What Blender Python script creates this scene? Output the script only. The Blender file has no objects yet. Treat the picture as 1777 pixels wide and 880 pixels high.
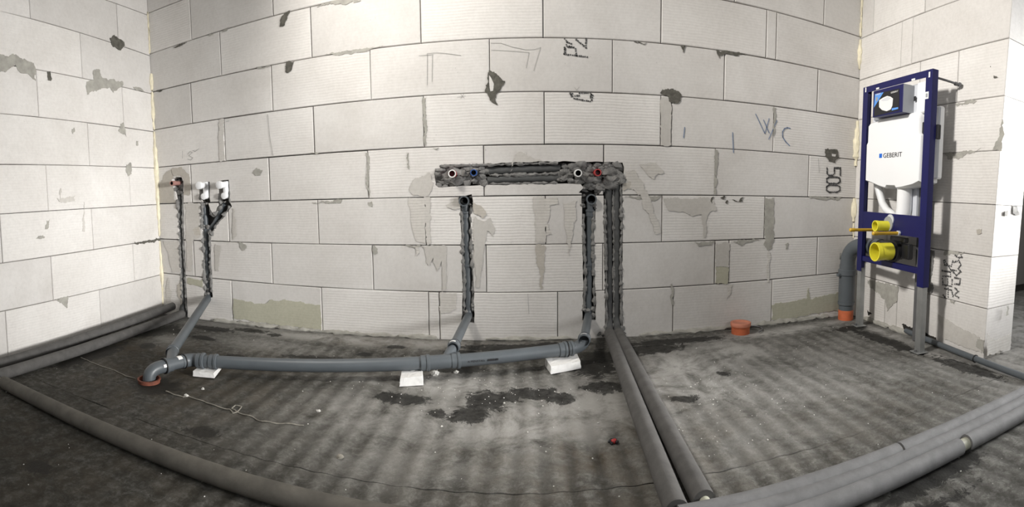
import bpy, bmesh, math, random
import numpy as np
from mathutils import Vector, Matrix, noise
from mathutils.geometry import tessellate_polygon

# ------------------------------------------------------------------ camera (hand-held panorama, cylindrical)
F = 864.798; YAW = -0.0240733; PIT = -0.0705590; ROL = 0.00939058; V0 = 391.6425
CAM = Vector((2.25112, -2.49986, 0.76152)); WX = 4.20394; AL = 0.0399284; AR = -0.0272027
SC = bpy.context.scene
COL = SC.collection

def _rot(d):
    x, y, z = d
    c, s = math.cos(ROL), math.sin(ROL); x, z = x*c + z*s, -x*s + z*c
    c, s = math.cos(PIT), math.sin(PIT); y, z = y*c - z*s, y*s + z*c
    c, s = math.cos(YAW), math.sin(YAW); x, y = x*c + y*s, -x*s + y*c
    return Vector((x, y, z))

cd = bpy.data.cameras.new('camera')
cd.type = 'PANO'
cd.panorama_type = 'CENTRAL_CYLINDRICAL'
cd.central_cylindrical_range_u_min = -888.5/F
cd.central_cylindrical_range_u_max = 888.5/F
cd.central_cylindrical_range_v_min = -(880-V0)/F
cd.central_cylindrical_range_v_max = V0/F
cd.central_cylindrical_radius = 1.0
cam = bpy.data.objects.new('camera', cd); COL.objects.link(cam)
ex, ey, ez = _rot((1, 0, 0)), _rot((0, 1, 0)), _rot((0, 0, 1))
cam.matrix_world = Matrix(((ex.x, ez.x, -ey.x, CAM.x), (ex.y, ez.y, -ey.y, CAM.y), (ex.z, ez.z, -ey.z, CAM.z), (0, 0, 0, 1)))
SC.camera = cam

# ------------------------------------------------------------------ light
SC.view_settings.view_transform = 'Standard'
SC.view_settings.look = 'None'
SC.view_settings.gamma = 1.0
SC.view_settings.use_curve_mapping = False
SC.view_settings.exposure = -0.38
w = bpy.data.worlds.new('world'); SC.world = w; w.use_nodes = True
w.node_tree.nodes['Background'].inputs[0].default_value = (0.55, 0.6, 0.7, 1)
w.node_tree.nodes['Background'].inputs[1].default_value = 0.05

def area_light(name, loc, target, sx, sy, power, color, spread=180):
    ld = bpy.data.lights.new(name, 'AREA'); ld.shape = 'RECTANGLE'; ld.size = sx; ld.size_y = sy
    ld.energy = power; ld.color = color; ld.spread = math.radians(spread)
    o = bpy.data.objects.new(name, ld); COL.objects.link(o); o.location = loc
    o.rotation_euler = (Vector(target) - Vector(loc)).to_track_quat('-Z', 'Y').to_euler()
    return o
def flood(name, loc, target, cone, blend, radius, power, color):
    ld = bpy.data.lights.new(name, 'SPOT'); ld.spot_size = math.radians(cone); ld.spot_blend = blend
    ld.shadow_soft_size = radius; ld.energy = power; ld.color = color
    o = bpy.data.objects.new(name, ld); COL.objects.link(o); o.location = loc
    o.rotation_euler = (Vector(target) - Vector(loc)).to_track_quat('-Z', 'Y').to_euler()
    return o
flood('work_lamp_wide', (1.05, -1.12, 2.36), (3.15, -0.20, 1.10), 144, 0.9, 0.16, 188, (1.0, 0.955, 0.89))
flood('added_wall_spot', (1.12, -1.16, 2.40), (4.15, -0.70, 1.05), 52, 1.0, 0.14, 430, (1.0, 0.965, 0.92))  # extra spot added to brighten the right wall
area_light('hall_window_beam', (5.9, -1.95, 1.05), (0.0, -0.32, 0.55), 0.5, 0.7, 28, (1.0, 0.985, 0.96), 44)
area_light('hall_window_light', (5.4, -2.1, 1.3), (2.0, -0.6, 0.6), 0.6, 0.9, 45, (0.98, 0.985, 1.0))
area_light('added_rear_fill', (3.3, -3.8, 1.7), (3.2, 0.0, 1.2), 1.6, 1.2, 24, (0.96, 0.98, 1.0))  # added fill from behind for the right part, no window there

# ------------------------------------------------------------------ projection helpers: a direction of sight meets a real plane
def ray(px, py):
    a = (px - 888.5)/F
    return _rot((math.sin(a), math.cos(a), -(py - V0)/F))
NL = Vector((math.cos(AL), math.sin(AL), 0)); NR = Vector((math.cos(AR), math.sin(AR), 0))
def on_floor(px, py, z=0.0):
    d = ray(px, py); return CAM + d*((z - CAM.z)/d.z)
def on_back(px, py, off=0.0):
    d = ray(px, py); return CAM + d*((-off - CAM.y)/d.y)
def on_left(px, py, off=0.0):
    d = ray(px, py); return CAM + d*((off - CAM.dot(NL))/d.dot(NL))
def on_right(px, py, off=0.0):
    d = ray(px, py); return CAM + d*(((Vector((WX, 0, 0)) - CAM).dot(NR) - off)/d.dot(NR))
PIER_Y = -1.118
def on_pier(px, py, off=0.0):
    d = ray(px, py); return CAM + d*((PIER_Y - off - CAM.y)/d.y)
SURF = {'b': on_back, 'l': on_left, 'r': on_right, 'p': on_pier}
OUT = {'b': Vector((0, -1, 0)), 'l': NL.copy(), 'r': -NR, 'p': Vector((0, -1, 0))}
def left_x(y): return -math.tan(AL)*y
def right_x(y): return WX - math.tan(AR)*y

rnd = random.Random(11)
# ------------------------------------------------------------------ materials
def mat(name, rough=0.8, metal=0.0):
    m = bpy.data.materials.new(name); m.use_nodes = True
    nt = m.node_tree; b = nt.nodes['Principled BSDF']
    b.inputs['Roughness'].default_value = rough; b.inputs['Metallic'].default_value = metal
    return m, nt, b
def nd(nt, t, **kw):
    n = nt.nodes.new(t)
    for k, v in kw.items():
        if k in n.inputs: n.inputs[k].default_value = v
        else: setattr(n, k, v)
    return n
def ramp(nt, fac, stops):
    r = nt.nodes.new('ShaderNodeValToRGB'); e = r.color_ramp.elements
    while len(e) < len(stops): e.new(0.5)
    for i, (p, c) in enumerate(stops):
        e[i].position = p; e[i].color = c if len(c) == 4 else (*c, 1)
    nt.links.new(fac, r.inputs[0]); return r
def math_node(nt, op, a, b=None, clamp=False):
    n = nt.nodes.new('ShaderNodeMath'); n.operation = op; n.use_clamp = clamp
    for i, v in enumerate((a, b)):
        if v is None: continue
        if isinstance(v, (int, float)): n.inputs[i].default_value = v
        else: nt.links.new(v, n.inputs[i])
    return n.outputs[0]
def mix(nt, fac, a, b, blend='MIX'):
    n = nt.nodes.new('ShaderNodeMix'); n.data_type = 'RGBA'; n.blend_type = blend
    for i, v in ((0, fac), (6, a), (7, b)):
        if isinstance(v, (int, float)): n.inputs[i].default_value = v
        elif isinstance(v, tuple): n.inputs[i].default_value = v if len(v) == 4 else (*v, 1)
        else: nt.links.new(v, n.inputs[i])
    return n.outputs[2]
def coords(nt):
    g = nt.nodes.new('ShaderNodeNewGeometry'); return g.outputs['Position']
def noise_tex(nt, scale, detail=4, rough=0.55, vec=None, dist=0.0):
    n = nt.nodes.new('ShaderNodeTexNoise'); n.inputs['Scale'].default_value = scale
    n.inputs['Detail'].default_value = detail; n.inputs['Roughness'].default_value = rough; n.inputs['Distortion'].default_value = dist
    if vec is not None: nt.links.new(vec, n.inputs['Vector'])
    return n.outputs['Fac']
def bump(nt, b, height, strength=0.3, dist=0.003):
    n = nt.nodes.new('ShaderNodeBump'); n.inputs['Strength'].default_value = strength; n.inputs['Distance'].default_value = dist
    nt.links.new(height, n.inputs['Height']); nt.links.new(n.outputs[0], b.inputs['Normal'])
def scaled(nt, vec, s):
    n = nt.nodes.new('ShaderNodeMapping'); n.inputs['Scale'].default_value = s; nt.links.new(vec, n.inputs[0]); return n.outputs[0]

def simple(name, col, rough=0.6, metal=0.0, var=0.12, scale=18, bstr=0.0, bscale=120, bdist=0.001):
    m, nt, b = mat(name, rough, metal); p = coords(nt)
    f = noise_tex(nt, scale, 5, 0.6, p)
    lo = tuple(c*(1-var) for c in col); hi = tuple(min(1, c*(1+var)) for c in col)
    r = ramp(nt, f, ((0.3, lo), (0.7, hi))); nt.links.new(r.outputs[0], b.inputs['Base Color'])
    if bstr: bump(nt, b, noise_tex(nt, bscale, 4, 0.6, p), bstr, bdist)
    return m

def block_material(name, tint=(1, 1, 1), dark=1.0):
    m, nt, b = mat(name, 0.9); p = coords(nt)
    oi = nt.nodes.new('ShaderNodeObjectInfo')
    big = noise_tex(nt, 2.3, 5, 0.6, p, 0.4); fine = noise_tex(nt, 55, 4, 0.7, p)
    base = ramp(nt, big, ((0.3, (0.60*dark*tint[0], 0.575*dark*tint[1], 0.545*dark*tint[2])), (0.7, (0.73*dark*tint[0], 0.71*dark*tint[1], 0.685*dark*tint[2]))))
    c = mix(nt, 0.10, base.outputs[0], ramp(nt, fine, ((0.3, (0.35, 0.34, 0.32)), (0.6, (0.9, 0.88, 0.85)))).outputs[0])
    val = math_node(nt, 'MULTIPLY_ADD', oi.outputs['Random'], 0.16); nt.nodes[-1].inputs[2].default_value = 0.88
    hs = nt.nodes.new('ShaderNodeHueSaturation'); nt.links.new(c, hs.inputs['Color']); nt.links.new(val, hs.inputs['Value'])
    # small pores and specks
    vo = nt.nodes.new('ShaderNodeTexVoronoi'); vo.inputs['Scale'].default_value = 28; nt.links.new(p, vo.inputs['Vector'])
    sp = math_node(nt, 'LESS_THAN', vo.outputs['Distance'], 0.055)
    gate = math_node(nt, 'GREATER_THAN', noise_tex(nt, 9, 2, 0.5, p), 0.56)
    c2 = mix(nt, math_node(nt, 'MULTIPLY', math_node(nt, 'MULTIPLY', sp, gate), 0.45), hs.outputs[0], (0.2, 0.19, 0.17))
    nt.links.new(c2, b.inputs['Base Color'])
    # wire-cut ripples running along the block, stronger on some blocks
    wv = nt.nodes.new('ShaderNodeTexWave'); wv.bands_direction = 'Z'; wv.inputs['Scale'].default_value = 22
    wv.inputs['Distortion'].default_value = 3.0; wv.inputs['Detail'].default_value = 2; wv.inputs['Detail Scale'].default_value = 0.35
    nt.links.new(p, wv.inputs['Vector'])
    am = math_node(nt, 'MULTIPLY', wv.outputs['Fac'], math_node(nt, 'MULTIPLY', oi.outputs['Random'], 0.55))
    h = math_node(nt, 'ADD', am, math_node(nt, 'MULTIPLY', fine, 0.45))
    bump(nt, b, h, 0.55, 0.0022)
    return m

M = {}
M['block'] = block_material('aerated_concrete')
M['damp_shade'] = block_material('damp_shade_concrete', (0.98, 0.94, 0.86), 0.72)
M['damp_shade_soft'] = block_material('moist_shade_concrete', (0.99, 0.98, 0.95), 0.84)
M['algae'] = block_material('green_damp_concrete', (0.92, 0.93, 0.74), 0.74)
M['core'] = simple('shade_dark_core', (0.06, 0.058, 0.053), 0.95, var=0.3, bstr=0.6, bdist=0.004)  # pale core coloured dark so chases and gaps look deep in shade
M['mortar'] = simple('grey_mortar', (0.20, 0.197, 0.19), 0.95, var=0.35, scale=40, bstr=0.9, bscale=90, bdist=0.004)
M['smear'] = simple('mortar_smear_and_gap', (0.36, 0.35, 0.315), 0.95, var=0.18, scale=25, bstr=0.5, bscale=80, bdist=0.002)
M['dark_mortar'] = simple('dark_mortar', (0.105, 0.10, 0.085), 0.95, var=0.4, scale=45, bstr=0.8, bscale=90, bdist=0.003)
M['foam'] = simple('expanding_foam', (0.80, 0.74, 0.56), 0.85, var=0.12, scale=30, bstr=0.4, bscale=60, bdist=0.004)
M['pvc'] = simple('grey_plastic_pipe', (0.085, 0.097, 0.107), 0.42, var=0.10, scale=9, bstr=0.08, bscale=60)
M['rubber'] = simple('black_rubber', (0.012, 0.012, 0.013), 0.6, var=0.2)
M['insul'] = simple('foam_pipe_insulation', (0.086, 0.083, 0.080), 0.85, var=0.22, scale=22, bstr=0.5, bscale=260, bdist=0.001)
M['insul_dust'] = simple('dusty_pipe_insulation', (0.165, 0.165, 0.167), 0.75, var=0.18, scale=26, bstr=0.5, bscale=220, bdist=0.001)
M['insul_brown'] = simple('brown_dusty_insulation', (0.105, 0.097, 0.083), 0.9, var=0.25, scale=16, bstr=0.5, bscale=220, bdist=0.001)
M['insul_dark'] = simple('dark_pipe_insulation', (0.075, 0.077, 0.077), 0.75, var=0.25, scale=22, bstr=0.5, bscale=200, bdist=0.001)
M['inner'] = simple('plastic_inner_pipe', (0.42, 0.42, 0.34), 0.5, var=0.1)
M['orange'] = simple('orange_sewer_pipe', (0.50, 0.125, 0.05), 0.6, var=0.2, scale=20)
M['rust'] = simple('dirty_orange_pipe', (0.17, 0.052, 0.03), 0.8, var=0.35, scale=30)
M['lid'] = simple('orange_lid', (0.56, 0.21, 0.13), 0.55, var=0.15, scale=16)
M['blue'] = simple('blue_powder_coat', (0.003, 0.004, 0.075), 0.42, var=0.08, scale=8)
M['navy_inside'] = simple('dark_blue_coat', (0.004, 0.005, 0.05), 0.5, var=0.1)
M['zinc'] = simple('galvanised_steel', (0.42, 0.43, 0.43), 0.42, 0.75, var=0.14, scale=14)
M['zinc_dark'] = simple('dull_steel', (0.15, 0.15, 0.155), 0.5, 0.4, var=0.15, scale=14)
M['white'] = simple('white_plastic', (0.84, 0.85, 0.86), 0.38, var=0.015, scale=4)
M['grey_white'] = simple('pale_grey_plastic', (0.60, 0.62, 0.66), 0.45, var=0.04, scale=5)
M['mid_grey'] = simple('mid_grey_plastic', (0.30, 0.31, 0.33), 0.5, var=0.05)
M['black'] = simple('black_plastic', (0.012, 0.012, 0.014), 0.42, var=0.15)
M['void'] = simple('pipe_bore', (0.006, 0.006, 0.006), 0.9, var=0.1)
M['yellow'] = simple('yellow_plastic', (0.78, 0.71, 0.045), 0.4, var=0.05)
M['yellow_rod'] = simple('amber_rod', (0.62, 0.38, 0.03), 0.45, var=0.08)
M['red'] = simple('red_plastic', (0.42, 0.035, 0.035), 0.45, var=0.12)
M['red_in'] = simple('dark_red_plastic', (0.16, 0.008, 0.014), 0.5, var=0.2)
M['blue_pipe'] = simple('blue_plastic', (0.03, 0.09, 0.30), 0.5, var=0.15)
M['copper'] = simple('pinkish_fitting', (0.45, 0.24, 0.21), 0.4, 0.3, var=0.15)
M['label'] = simple('white_sticker', (0.80, 0.80, 0.78), 0.5, var=0.03)
M['print_black'] = simple('black_print', (0.012, 0.012, 0.014), 0.5, var=0.05)
M['print_blue'] = simple('blue_print', (0.01, 0.14, 0.62), 0.5, var=0.04)
M['print_sky'] = simple('light_blue_print', (0.10, 0.30, 0.75), 0.5, var=0.04)
M['stamp'] = simple('stamp_ink', (0.085, 0.085, 0.085), 0.9, var=0.35, scale=200)
M['crayon'] = simple('blue_crayon', (0.16, 0.22, 0.34), 0.9, var=0.3, scale=150)
M['pencil'] = simple('pencil', (0.33, 0.325, 0.31), 0.9, var=0.2, scale=150)
M['string'] = simple('pale_string', (0.25, 0.235, 0.2), 0.9, var=0.3, scale=60)
M['crumb'] = simple('white_crumbs', (0.55, 0.54, 0.51), 0.95, var=0.2, scale=80)
M['offcut'] = simple('block_offcut', (0.74, 0.735, 0.72), 0.92, var=0.07, scale=30, bstr=0.8, bscale=160, bdist=0.002)
M['plaster'] = simple('plain_plaster', (0.36, 0.35, 0.33), 0.9, var=0.06, scale=3)
M['hole'] = simple('deep_shadow_gap', (0.02, 0.018, 0.015), 0.95, var=0.3)  # near-black colour standing in for shade inside gaps

def floor_material():
    m, nt, b = mat('raw_concrete_floor', 0.85); p = coords(nt); b.inputs['Specular IOR Level'].default_value = 0.22
    at = {}
    for k in ('wet_and_hole', 'dust', 'groove', 'brown', 'dark_area', 'crest'):
        a = nt.nodes.new('ShaderNodeAttribute'); a.attribute_name = k; at[k] = a.outputs['Fac']
    big = noise_tex(nt, 1.7, 6, 0.62, p, 0.3); med = noise_tex(nt, 9, 6, 0.7, p, 0.2); fine = noise_tex(nt, 70, 5, 0.7, p)
    c = ramp(nt, big, ((0.30, (0.062, 0.060, 0.049)), (0.52, (0.098, 0.095, 0.082)), (0.72, (0.14, 0.135, 0.122)))).outputs[0]
    c = mix(nt, 0.6, c, ramp(nt, med, ((0.33, (0.034, 0.032, 0.026)), (0.52, (0.105, 0.102, 0.09)), (0.68, (0.25, 0.245, 0.23)))).outputs[0])
    grit = noise_tex(nt, 34, 6, 0.8, p, 0.3)
    c = mix(nt, 0.5, c, ramp(nt, grit, ((0.38, (0.022, 0.020, 0.017)), (0.5, (0.095, 0.093, 0.083)), (0.62, (0.32, 0.315, 0.30)))).outputs[0])
    br = math_node(nt, 'MULTIPLY', at['brown'], ramp(nt, med, ((0.4, (0, 0, 0)), (0.6, (1, 1, 1)))).outputs[0])
    c = mix(nt, br, c, (0.085, 0.062, 0.036))
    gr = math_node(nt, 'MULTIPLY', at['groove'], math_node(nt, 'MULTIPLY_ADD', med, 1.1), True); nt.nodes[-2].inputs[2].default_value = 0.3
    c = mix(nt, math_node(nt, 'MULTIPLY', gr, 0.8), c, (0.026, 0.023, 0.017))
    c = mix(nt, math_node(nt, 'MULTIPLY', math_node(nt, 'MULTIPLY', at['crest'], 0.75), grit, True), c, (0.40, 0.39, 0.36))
    du = math_node(nt, 'MULTIPLY', at['dust'], ramp(nt, noise_tex(nt, 6, 6, 0.72, p, 0.5), ((0.30, (0, 0, 0)), (0.56, (1, 1, 1)))).outputs[0])
    c = mix(nt, du, c, (0.52, 0.51, 0.485))
    we = ramp(nt, math_node(nt, 'ADD', at['wet_and_hole'], math_node(nt, 'MULTIPLY', math_node(nt, 'SUBTRACT', noise_tex(nt, 17, 7, 0.8, p, 1.2), 0.5), 2.1)), ((0.42, (0, 0, 0)), (0.58, (1, 1, 1)))).outputs[0]
    wv_ = math_node(nt, 'MULTIPLY_ADD', grit, 0.9); nt.nodes[-1].inputs[2].default_value = 0.42
    c = mix(nt, math_node(nt, 'MULTIPLY', we, wv_, True), c, (0.013, 0.0125, 0.011))
    gm = math_node(nt, 'MULTIPLY', at['dark_area'], math_node(nt, 'MULTIPLY_ADD', noise_tex(nt, 5, 6, 0.75, p, 0.4), 1.4), True); nt.nodes[-2].inputs[2].default_value = 0.05
    c = mix(nt, math_node(nt, 'MULTIPLY', gm, 0.8), c, (0.022, 0.020, 0.014))
    sp = ramp(nt, fine, ((0.66, (0, 0, 0)), (0.74, (1, 1, 1)))).outputs[0]
    c = mix(nt, math_node(nt, 'MULTIPLY', sp, 0.22), c, (0.40, 0.39, 0.36))
    hv = nt.nodes.new('ShaderNodeHueSaturation'); hv.inputs['Value'].default_value = 0.74; nt.links.new(c, hv.inputs['Color'])
    nt.links.new(hv.outputs[0], b.inputs['Base Color'])
    r = math_node(nt, 'MULTIPLY_ADD', we, -0.18); nt.nodes[-1].inputs[2].default_value = 0.88
    nt.links.new(r, b.inputs['Roughness'])
    bump(nt, b, math_node(nt, 'ADD', math_node(nt, 'MULTIPLY', med, 0.7), math_node(nt, 'MULTIPLY', fine, 0.5)), 0.7, 0.006)
    return m
M['floor'] = floor_material()

# ------------------------------------------------------------------ object helpers
def link(name, me, material, parent=None, smooth=False):
    if isinstance(me, bmesh.types.BMesh):
        bm = me; bmesh.ops.recalc_face_normals(bm, faces=bm.faces)
        me = bpy.data.meshes.new(name); bm.to_mesh(me); bm.free()
    o = bpy.data.objects.new(name, me); COL.objects.link(o)
    mats = material if isinstance(material, (list, tuple)) else [material]
    for k in mats: me.materials.append(M[k])
    if parent is not None: o.parent = parent
    if smooth:
        for p in me.polygons: p.use_smooth = True
        try:
            me.set_sharp_from_angle(angle=math.radians(42))
        except Exception: pass
    return o
def tag(o, label, cat, group=None):
    o['label'] = label; o['category'] = cat
    if group: o['group'] = group
    return o
def empty(name, loc=(0, 0, 0), rz=0.0):
    o = bpy.data.objects.new(name, None); COL.objects.link(o); o.location = loc; o.rotation_euler = (0, 0, rz); o.empty_display_size = 0.05
    return o
def struct(o, label=None):
    o['kind'] = 'structure'
    if label: o['label'] = label
    return o

def box(bm, lo, hi, bev=0.0, mtx=None):
    vs = bmesh.ops.create_cube(bm, size=1.0)['verts']
    c = [(lo[i]+hi[i])/2 for i in range(3)]; s = [hi[i]-lo[i] for i in range(3)]
    for v in vs: v.co = Vector((c[0]+v.co.x*s[0], c[1]+v.co.y*s[1], c[2]+v.co.z*s[2]))
    if bev:
        es = list({e for v in vs for e in v.link_edges})
        r = bmesh.ops.bevel(bm, geom=es, offset=bev, segments=1, affect='EDGES'); vs = list({v for f in r['faces'] for v in f.verts} | {v for v in vs if v.is_valid})
    if mtx is not None:
        for v in vs: v.co = mtx @ v.co
    return vs

def frames(pts):
    ts = []
    n = len(pts)
    for i in range(n):
        a = pts[max(0, i-1)]; b = pts[min(n-1, i+1)]; ts.append((b-a).normalized())
    up = Vector((0, 0, 1)) if abs(ts[0].z) < 0.9 else Vector((0, 1, 0))
    x = ts[0].cross(up).normalized(); fr = []
    for i in range(n):
        if i:
            ax = ts[i-1].cross(ts[i])
            if ax.length > 1e-7:
                x = Matrix.Rotation(ts[i-1].angle(ts[i]), 3, ax.normalized()) @ x
        y = ts[i].cross(x).normalized(); x = y.cross(ts[i]).normalized(); fr.append((x, y, ts[i]))
    return fr
def tube(bm, pts, r, seg=16, cap=True, mi=0):
    pts = [Vector(p) for p in pts]; fr = frames(pts); rings = []
    for i, p in enumerate(pts):
        rr = r[i] if isinstance(r, (list, tuple)) else r
        rings.append([bm.verts.new(p + (fr[i][0]*math.cos(2*math.pi*k/seg) + fr[i][1]*math.sin(2*math.pi*k/seg))*rr) for k in range(seg)])
    for a, b in zip(rings, rings[1:]):
        for k in range(seg):
            f = bm.faces.new((a[k], a[(k+1) % seg], b[(k+1) % seg], b[k])); f.material_index = mi
    if cap:
        for rg in (rings[0], rings[-1]):
            f = bm.faces.new(rg); f.material_index = mi
    return rings
def lathe(bm, prof, org, axis, seg=24, mi=0, close=False):
    """prof: (distance along axis, radius[, material index])"""
    org = Vector(org); ax = Vector(axis).normalized()
    up = Vector((0, 0, 1)) if abs(ax.z) < 0.9 else Vector((0, 1, 0))
    x = ax.cross(up).normalized(); y = ax.cross(x)
    rings = []
    for q in prof:
        if q[1] < 1e-6: rings.append([bm.verts.new(org + ax*q[0])])
        else: rings.append([bm.verts.new(org + ax*q[0] + (x*math.cos(2*math.pi*k/seg) + y*math.sin(2*math.pi*k/seg))*q[1]) for k in range(seg)])
    for j, (a, b) in enumerate(zip(rings, rings[1:])):
        m_ = prof[j+1][2] if len(prof[j+1]) > 2 else mi
        for k in range(seg):
            if len(a) == 1 and len(b) == 1: continue
            if len(a) == 1: f = bm.faces.new((a[0], b[(k+1) % seg], b[k]))
            elif len(b) == 1: f = bm.faces.new((a[k], a[(k+1) % seg], b[0]))
            else: f = bm.faces.new((a[k], a[(k+1) % seg], b[(k+1) % seg], b[k]))
            f.material_index = m_
def arc(p0, corner, p1, n=10):
    """smooth bend from p0 to p1 around the corner"""
    p0, c, p1 = Vector(p0), Vector(corner), Vector(p1)
    return [(1-t)**2*p0 + 2*t*(1-t)*c + t*t*p1 for t in [i/n for i in range(n+1)]]
def resample(pts, step):
    pts = [Vector(p) for p in pts]; out = [pts[0]]
    for a, b in zip(pts, pts[1:]):
        n = max(1, int(round((b-a).length/step)))
        out += [a.lerp(b, i/n) for i in range(1, n+1)]
    return out
def bead(bm, pts, r, rr, step=0.009, seg=7, jit=0.62):
    """a lumpy rope of mortar or foam"""
    pts = resample(pts, step)
    rad = []; q = []
    s = rr.random()*100
    for i, p in enumerate(pts):
        nv = noise.noise(Vector((i*0.31+s, 1.7, 0))); rad.append(max(0.15*r, r*(1 + jit*2.0*nv + jit*(rr.random()-0.5))))
        q.append(p + Vector(((rr.random()-0.5)*r*0.5, (rr.random()-0.5)*r*0.3, (rr.random()-0.5)*r*0.5)))
    rad[0] *= 0.5; rad[-1] *= 0.5
    rings = tube(bm, q, rad, seg)
    for rg in rings:
        for v in rg:
            v.co += Vector((rr.random()-0.5, rr.random()-0.5, rr.random()-0.5))*r*0.35
def lump(bm, c, r, rr, sq=(1, 1, 1), sub=2):
    vs = bmesh.ops.create_icosphere(bm, subdivisions=sub, radius=1.0)['verts']
    s = Vector((rr.random()*50, rr.random()*50, rr.random()*50))
    for v in vs:
        k = 1 + 0.55*noise.noise(v.co*1.4 + s) + 0.25*noise.noise(v.co*3.5 + s)
        v.co = Vector(c) + Vector((v.co.x*sq[0], v.co.y*sq[1], v.co.z*sq[2]))*r*k

def ragged(pts, step, amp, rr):
    """outline with uneven edges; pts are 3d points on one plane"""
    out = []
    n = len(pts); sd = Vector((rr.random()*40, rr.random()*40, rr.random()*40))
    for i in range(n):
        a, b = pts[i], pts[(i+1) % n]; k = max(1, int((b-a).length/step))
        for j in range(k):
            p = a.lerp(b, j/k)
            out.append(p + noise.noise_vector(p*30 + sd)*amp*1.5 + noise.noise_vector(p*110 + sd)*amp*0.9 + Vector((rr.uniform(-1, 1), rr.uniform(-1, 1), rr.uniform(-1, 1)))*amp*0.25)
    return out
def flatten(pts, org, n):
    return [p - n*((p-org).dot(n)) for p in pts]
def plate(name, pts, n, thick, material, parent, org):
    """a thin slab with the outline pts on the plane through org with outward normal n"""
    pts = flatten(pts, org, n)
    tri = tessellate_polygon([pts])
    bm = bmesh.new()
    top = [bm.verts.new(p + n*thick) for p in pts]
    bot = [bm.verts.new(p) for p in pts]
    for t in tri:
        try: bm.faces.new([top[i] for i in t])
        except ValueError: pass
    k = len(pts)
    for i in range(k): bm.faces.new((top[i], bot[i], bot[(i+1) % k], top[(i+1) % k]))
    return link(name, bm, material, parent)

# ------------------------------------------------------------------ the walls, block by block
LINES = {7: [(261,93),(332,70),(381,53),(474,27.5),(538,11.5),(1256,0),(1331,16),(1348,20),(1429,43.5),(1460,54),(1496,65)],
 6: [(266,159),(330.5,144.5),(384,129.5),(471,114),(541,99),(642,87),(731,74),(849,66.5),(943,65.5),(1063,70),(1148,75.5),(1258,88),(1330,100),(1347,103),(1420,119.6),(1460,129.5),(1491,137)],
 5: [(268,226),(333,214),(388,205),(473,193.6),(544,184),(644.5,172.7),(735,167),(848,160),(944,158.7),(1063,161.5),(1147,166),(1256,173.6),(1340,184),(1418,194.5),(1460,202),(1489,207)],
 4: [(274.5,290),(330,285),(391,279),(466,274),(546,267.6),(638,261),(736,255.5),(838,251.3),(944.5,249),(1048,251.5),(1165,254),(1242,258),(1341,263.5),(1404,269)],
 3: [(277,353.6),(333,351.5),(468,349),(551,351),(639,343),(738,342),(840,340),(946,337),(1149,340.5),(1241,340),(1330,341),(1403,342),(1460,343),(1483,343.6)],
 2: [(279,414.5),(335,416.5),(398,420),(471,423.5),(553.6,425.7),(645.5,424.5),(740,425),(844,425.5),(947,422),(1148,421),(1241,419),(1266,417),(1342,414),(1419,411),(1460,409)],
 1: [(283.6,474),(338,479),(401,487),(473,494),(557,501.5),(648,502.5),(743,505.5),(762,507),(844.5,507.6),(967,505),(1100,502.7),(1168,499.7),(1240,493.5),(1340,486),(1417.6,477),(1450,474.5)]}
BED = {}
for k, obs in LINES.items():
    q = [on_back(*p) for p in obs]
    BED[k] = np.polyfit([p.x for p in q], [p.z for p in q], 3)
def bed_back(k, x):
    if k <= 0: return -0.03
    if k in BED: return float(np.polyval(BED[k], min(max(x, 0), WX)))
    return 0.25*k + 0.012
LL = {8: [(187,0),(202,7),(255,25.5)], 7: [(0,17),(53,31),(139,60),(259,95)], 6: [(62,120),(143.6,136),(257,161)],
 5: [(0,196),(67.5,203),(152,214),(215.6,222),(267,227.6)], 4: [(0,285),(156,288),(264,291.4)], 3: [(0,371.4),(84,366),(227,357.5),(272,355)],
 2: [(0,457.6),(88,445),(161,433.6),(229.5,423),(277.5,415.6)], 1: [(0,543),(93,520),(172.5,502.6),(279,477.5)]}
BEDL = {}
for k, obs in LL.items():
    q = [on_left(*p) for p in obs]; BEDL[k] = np.polyfit([p.y for p in q], [p.z for p in q], 1)
def bed_left(k, y):
    if k <= 0: return -0.03
    if k in BEDL: return float(np.polyval(BEDL[k], max(y, -1.4)))
    return 0.25*k + 0.012
RL = {7: [(1496,65),(1514,58),(1567,38.5),(1584,30.5),(1655,.8)], 6: [(1494,137),(1561,118),(1598,109),(1664,88),(1756,62.5)],
 5: [(1490,207),(1626,185),(1660,180),(1748,162.5)], 4: [(1655,265.5),(1736,261)], 3: [(1515,346),(1630,350.5),(1728,355.7)],
 2: [(1648,436),(1720,446.6)], 1: [(1508,482),(1562,495.5),(1614,514),(1711,535)]}
BEDR = {}
for k, obs in RL.items():
    q = [on_right(*p) for p in obs]; BEDR[k] = np.polyfit([p.y for p in q], [p.z for p in q], 1)
def bed_right(k, y):
    if k <= 0: return -0.03
    if k in BEDR: return float(np.polyval(BEDR[k], y))
    return 0.25*k + 0.01

def block_mesh(c, out, depth, gap, ch=0.003):
    """c: four corners on the wall face, counter-clockwise from bottom left seen from the room"""
    mid = sum(c, Vector())/4
    def inset(p, g):
        d = p - mid; e = [(c[1]-c[0]).normalized(), (c[3]-c[0]).normalized()]
        return p - e[0]*math.copysign(g, d.dot(e[0])) - e[1]*math.copysign(g, d.dot(e[1]))
    bm = bmesh.new()
    a = [bm.verts.new(inset(p, gap+ch)) for p in c]
    b = [bm.verts.new(inset(p, gap) - out*ch) for p in c]
    d = [bm.verts.new(inset(p, gap) - out*depth) for p in c]
    bm.faces.new(a); bm.faces.new(d[::-1])
    for i in range(4):
        j = (i+1) % 4
        bm.faces.new((a[i], b[i], b[j], a[j])); bm.faces.new((b[i], d[i], d[j], b[j]))
    return bm

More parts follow.
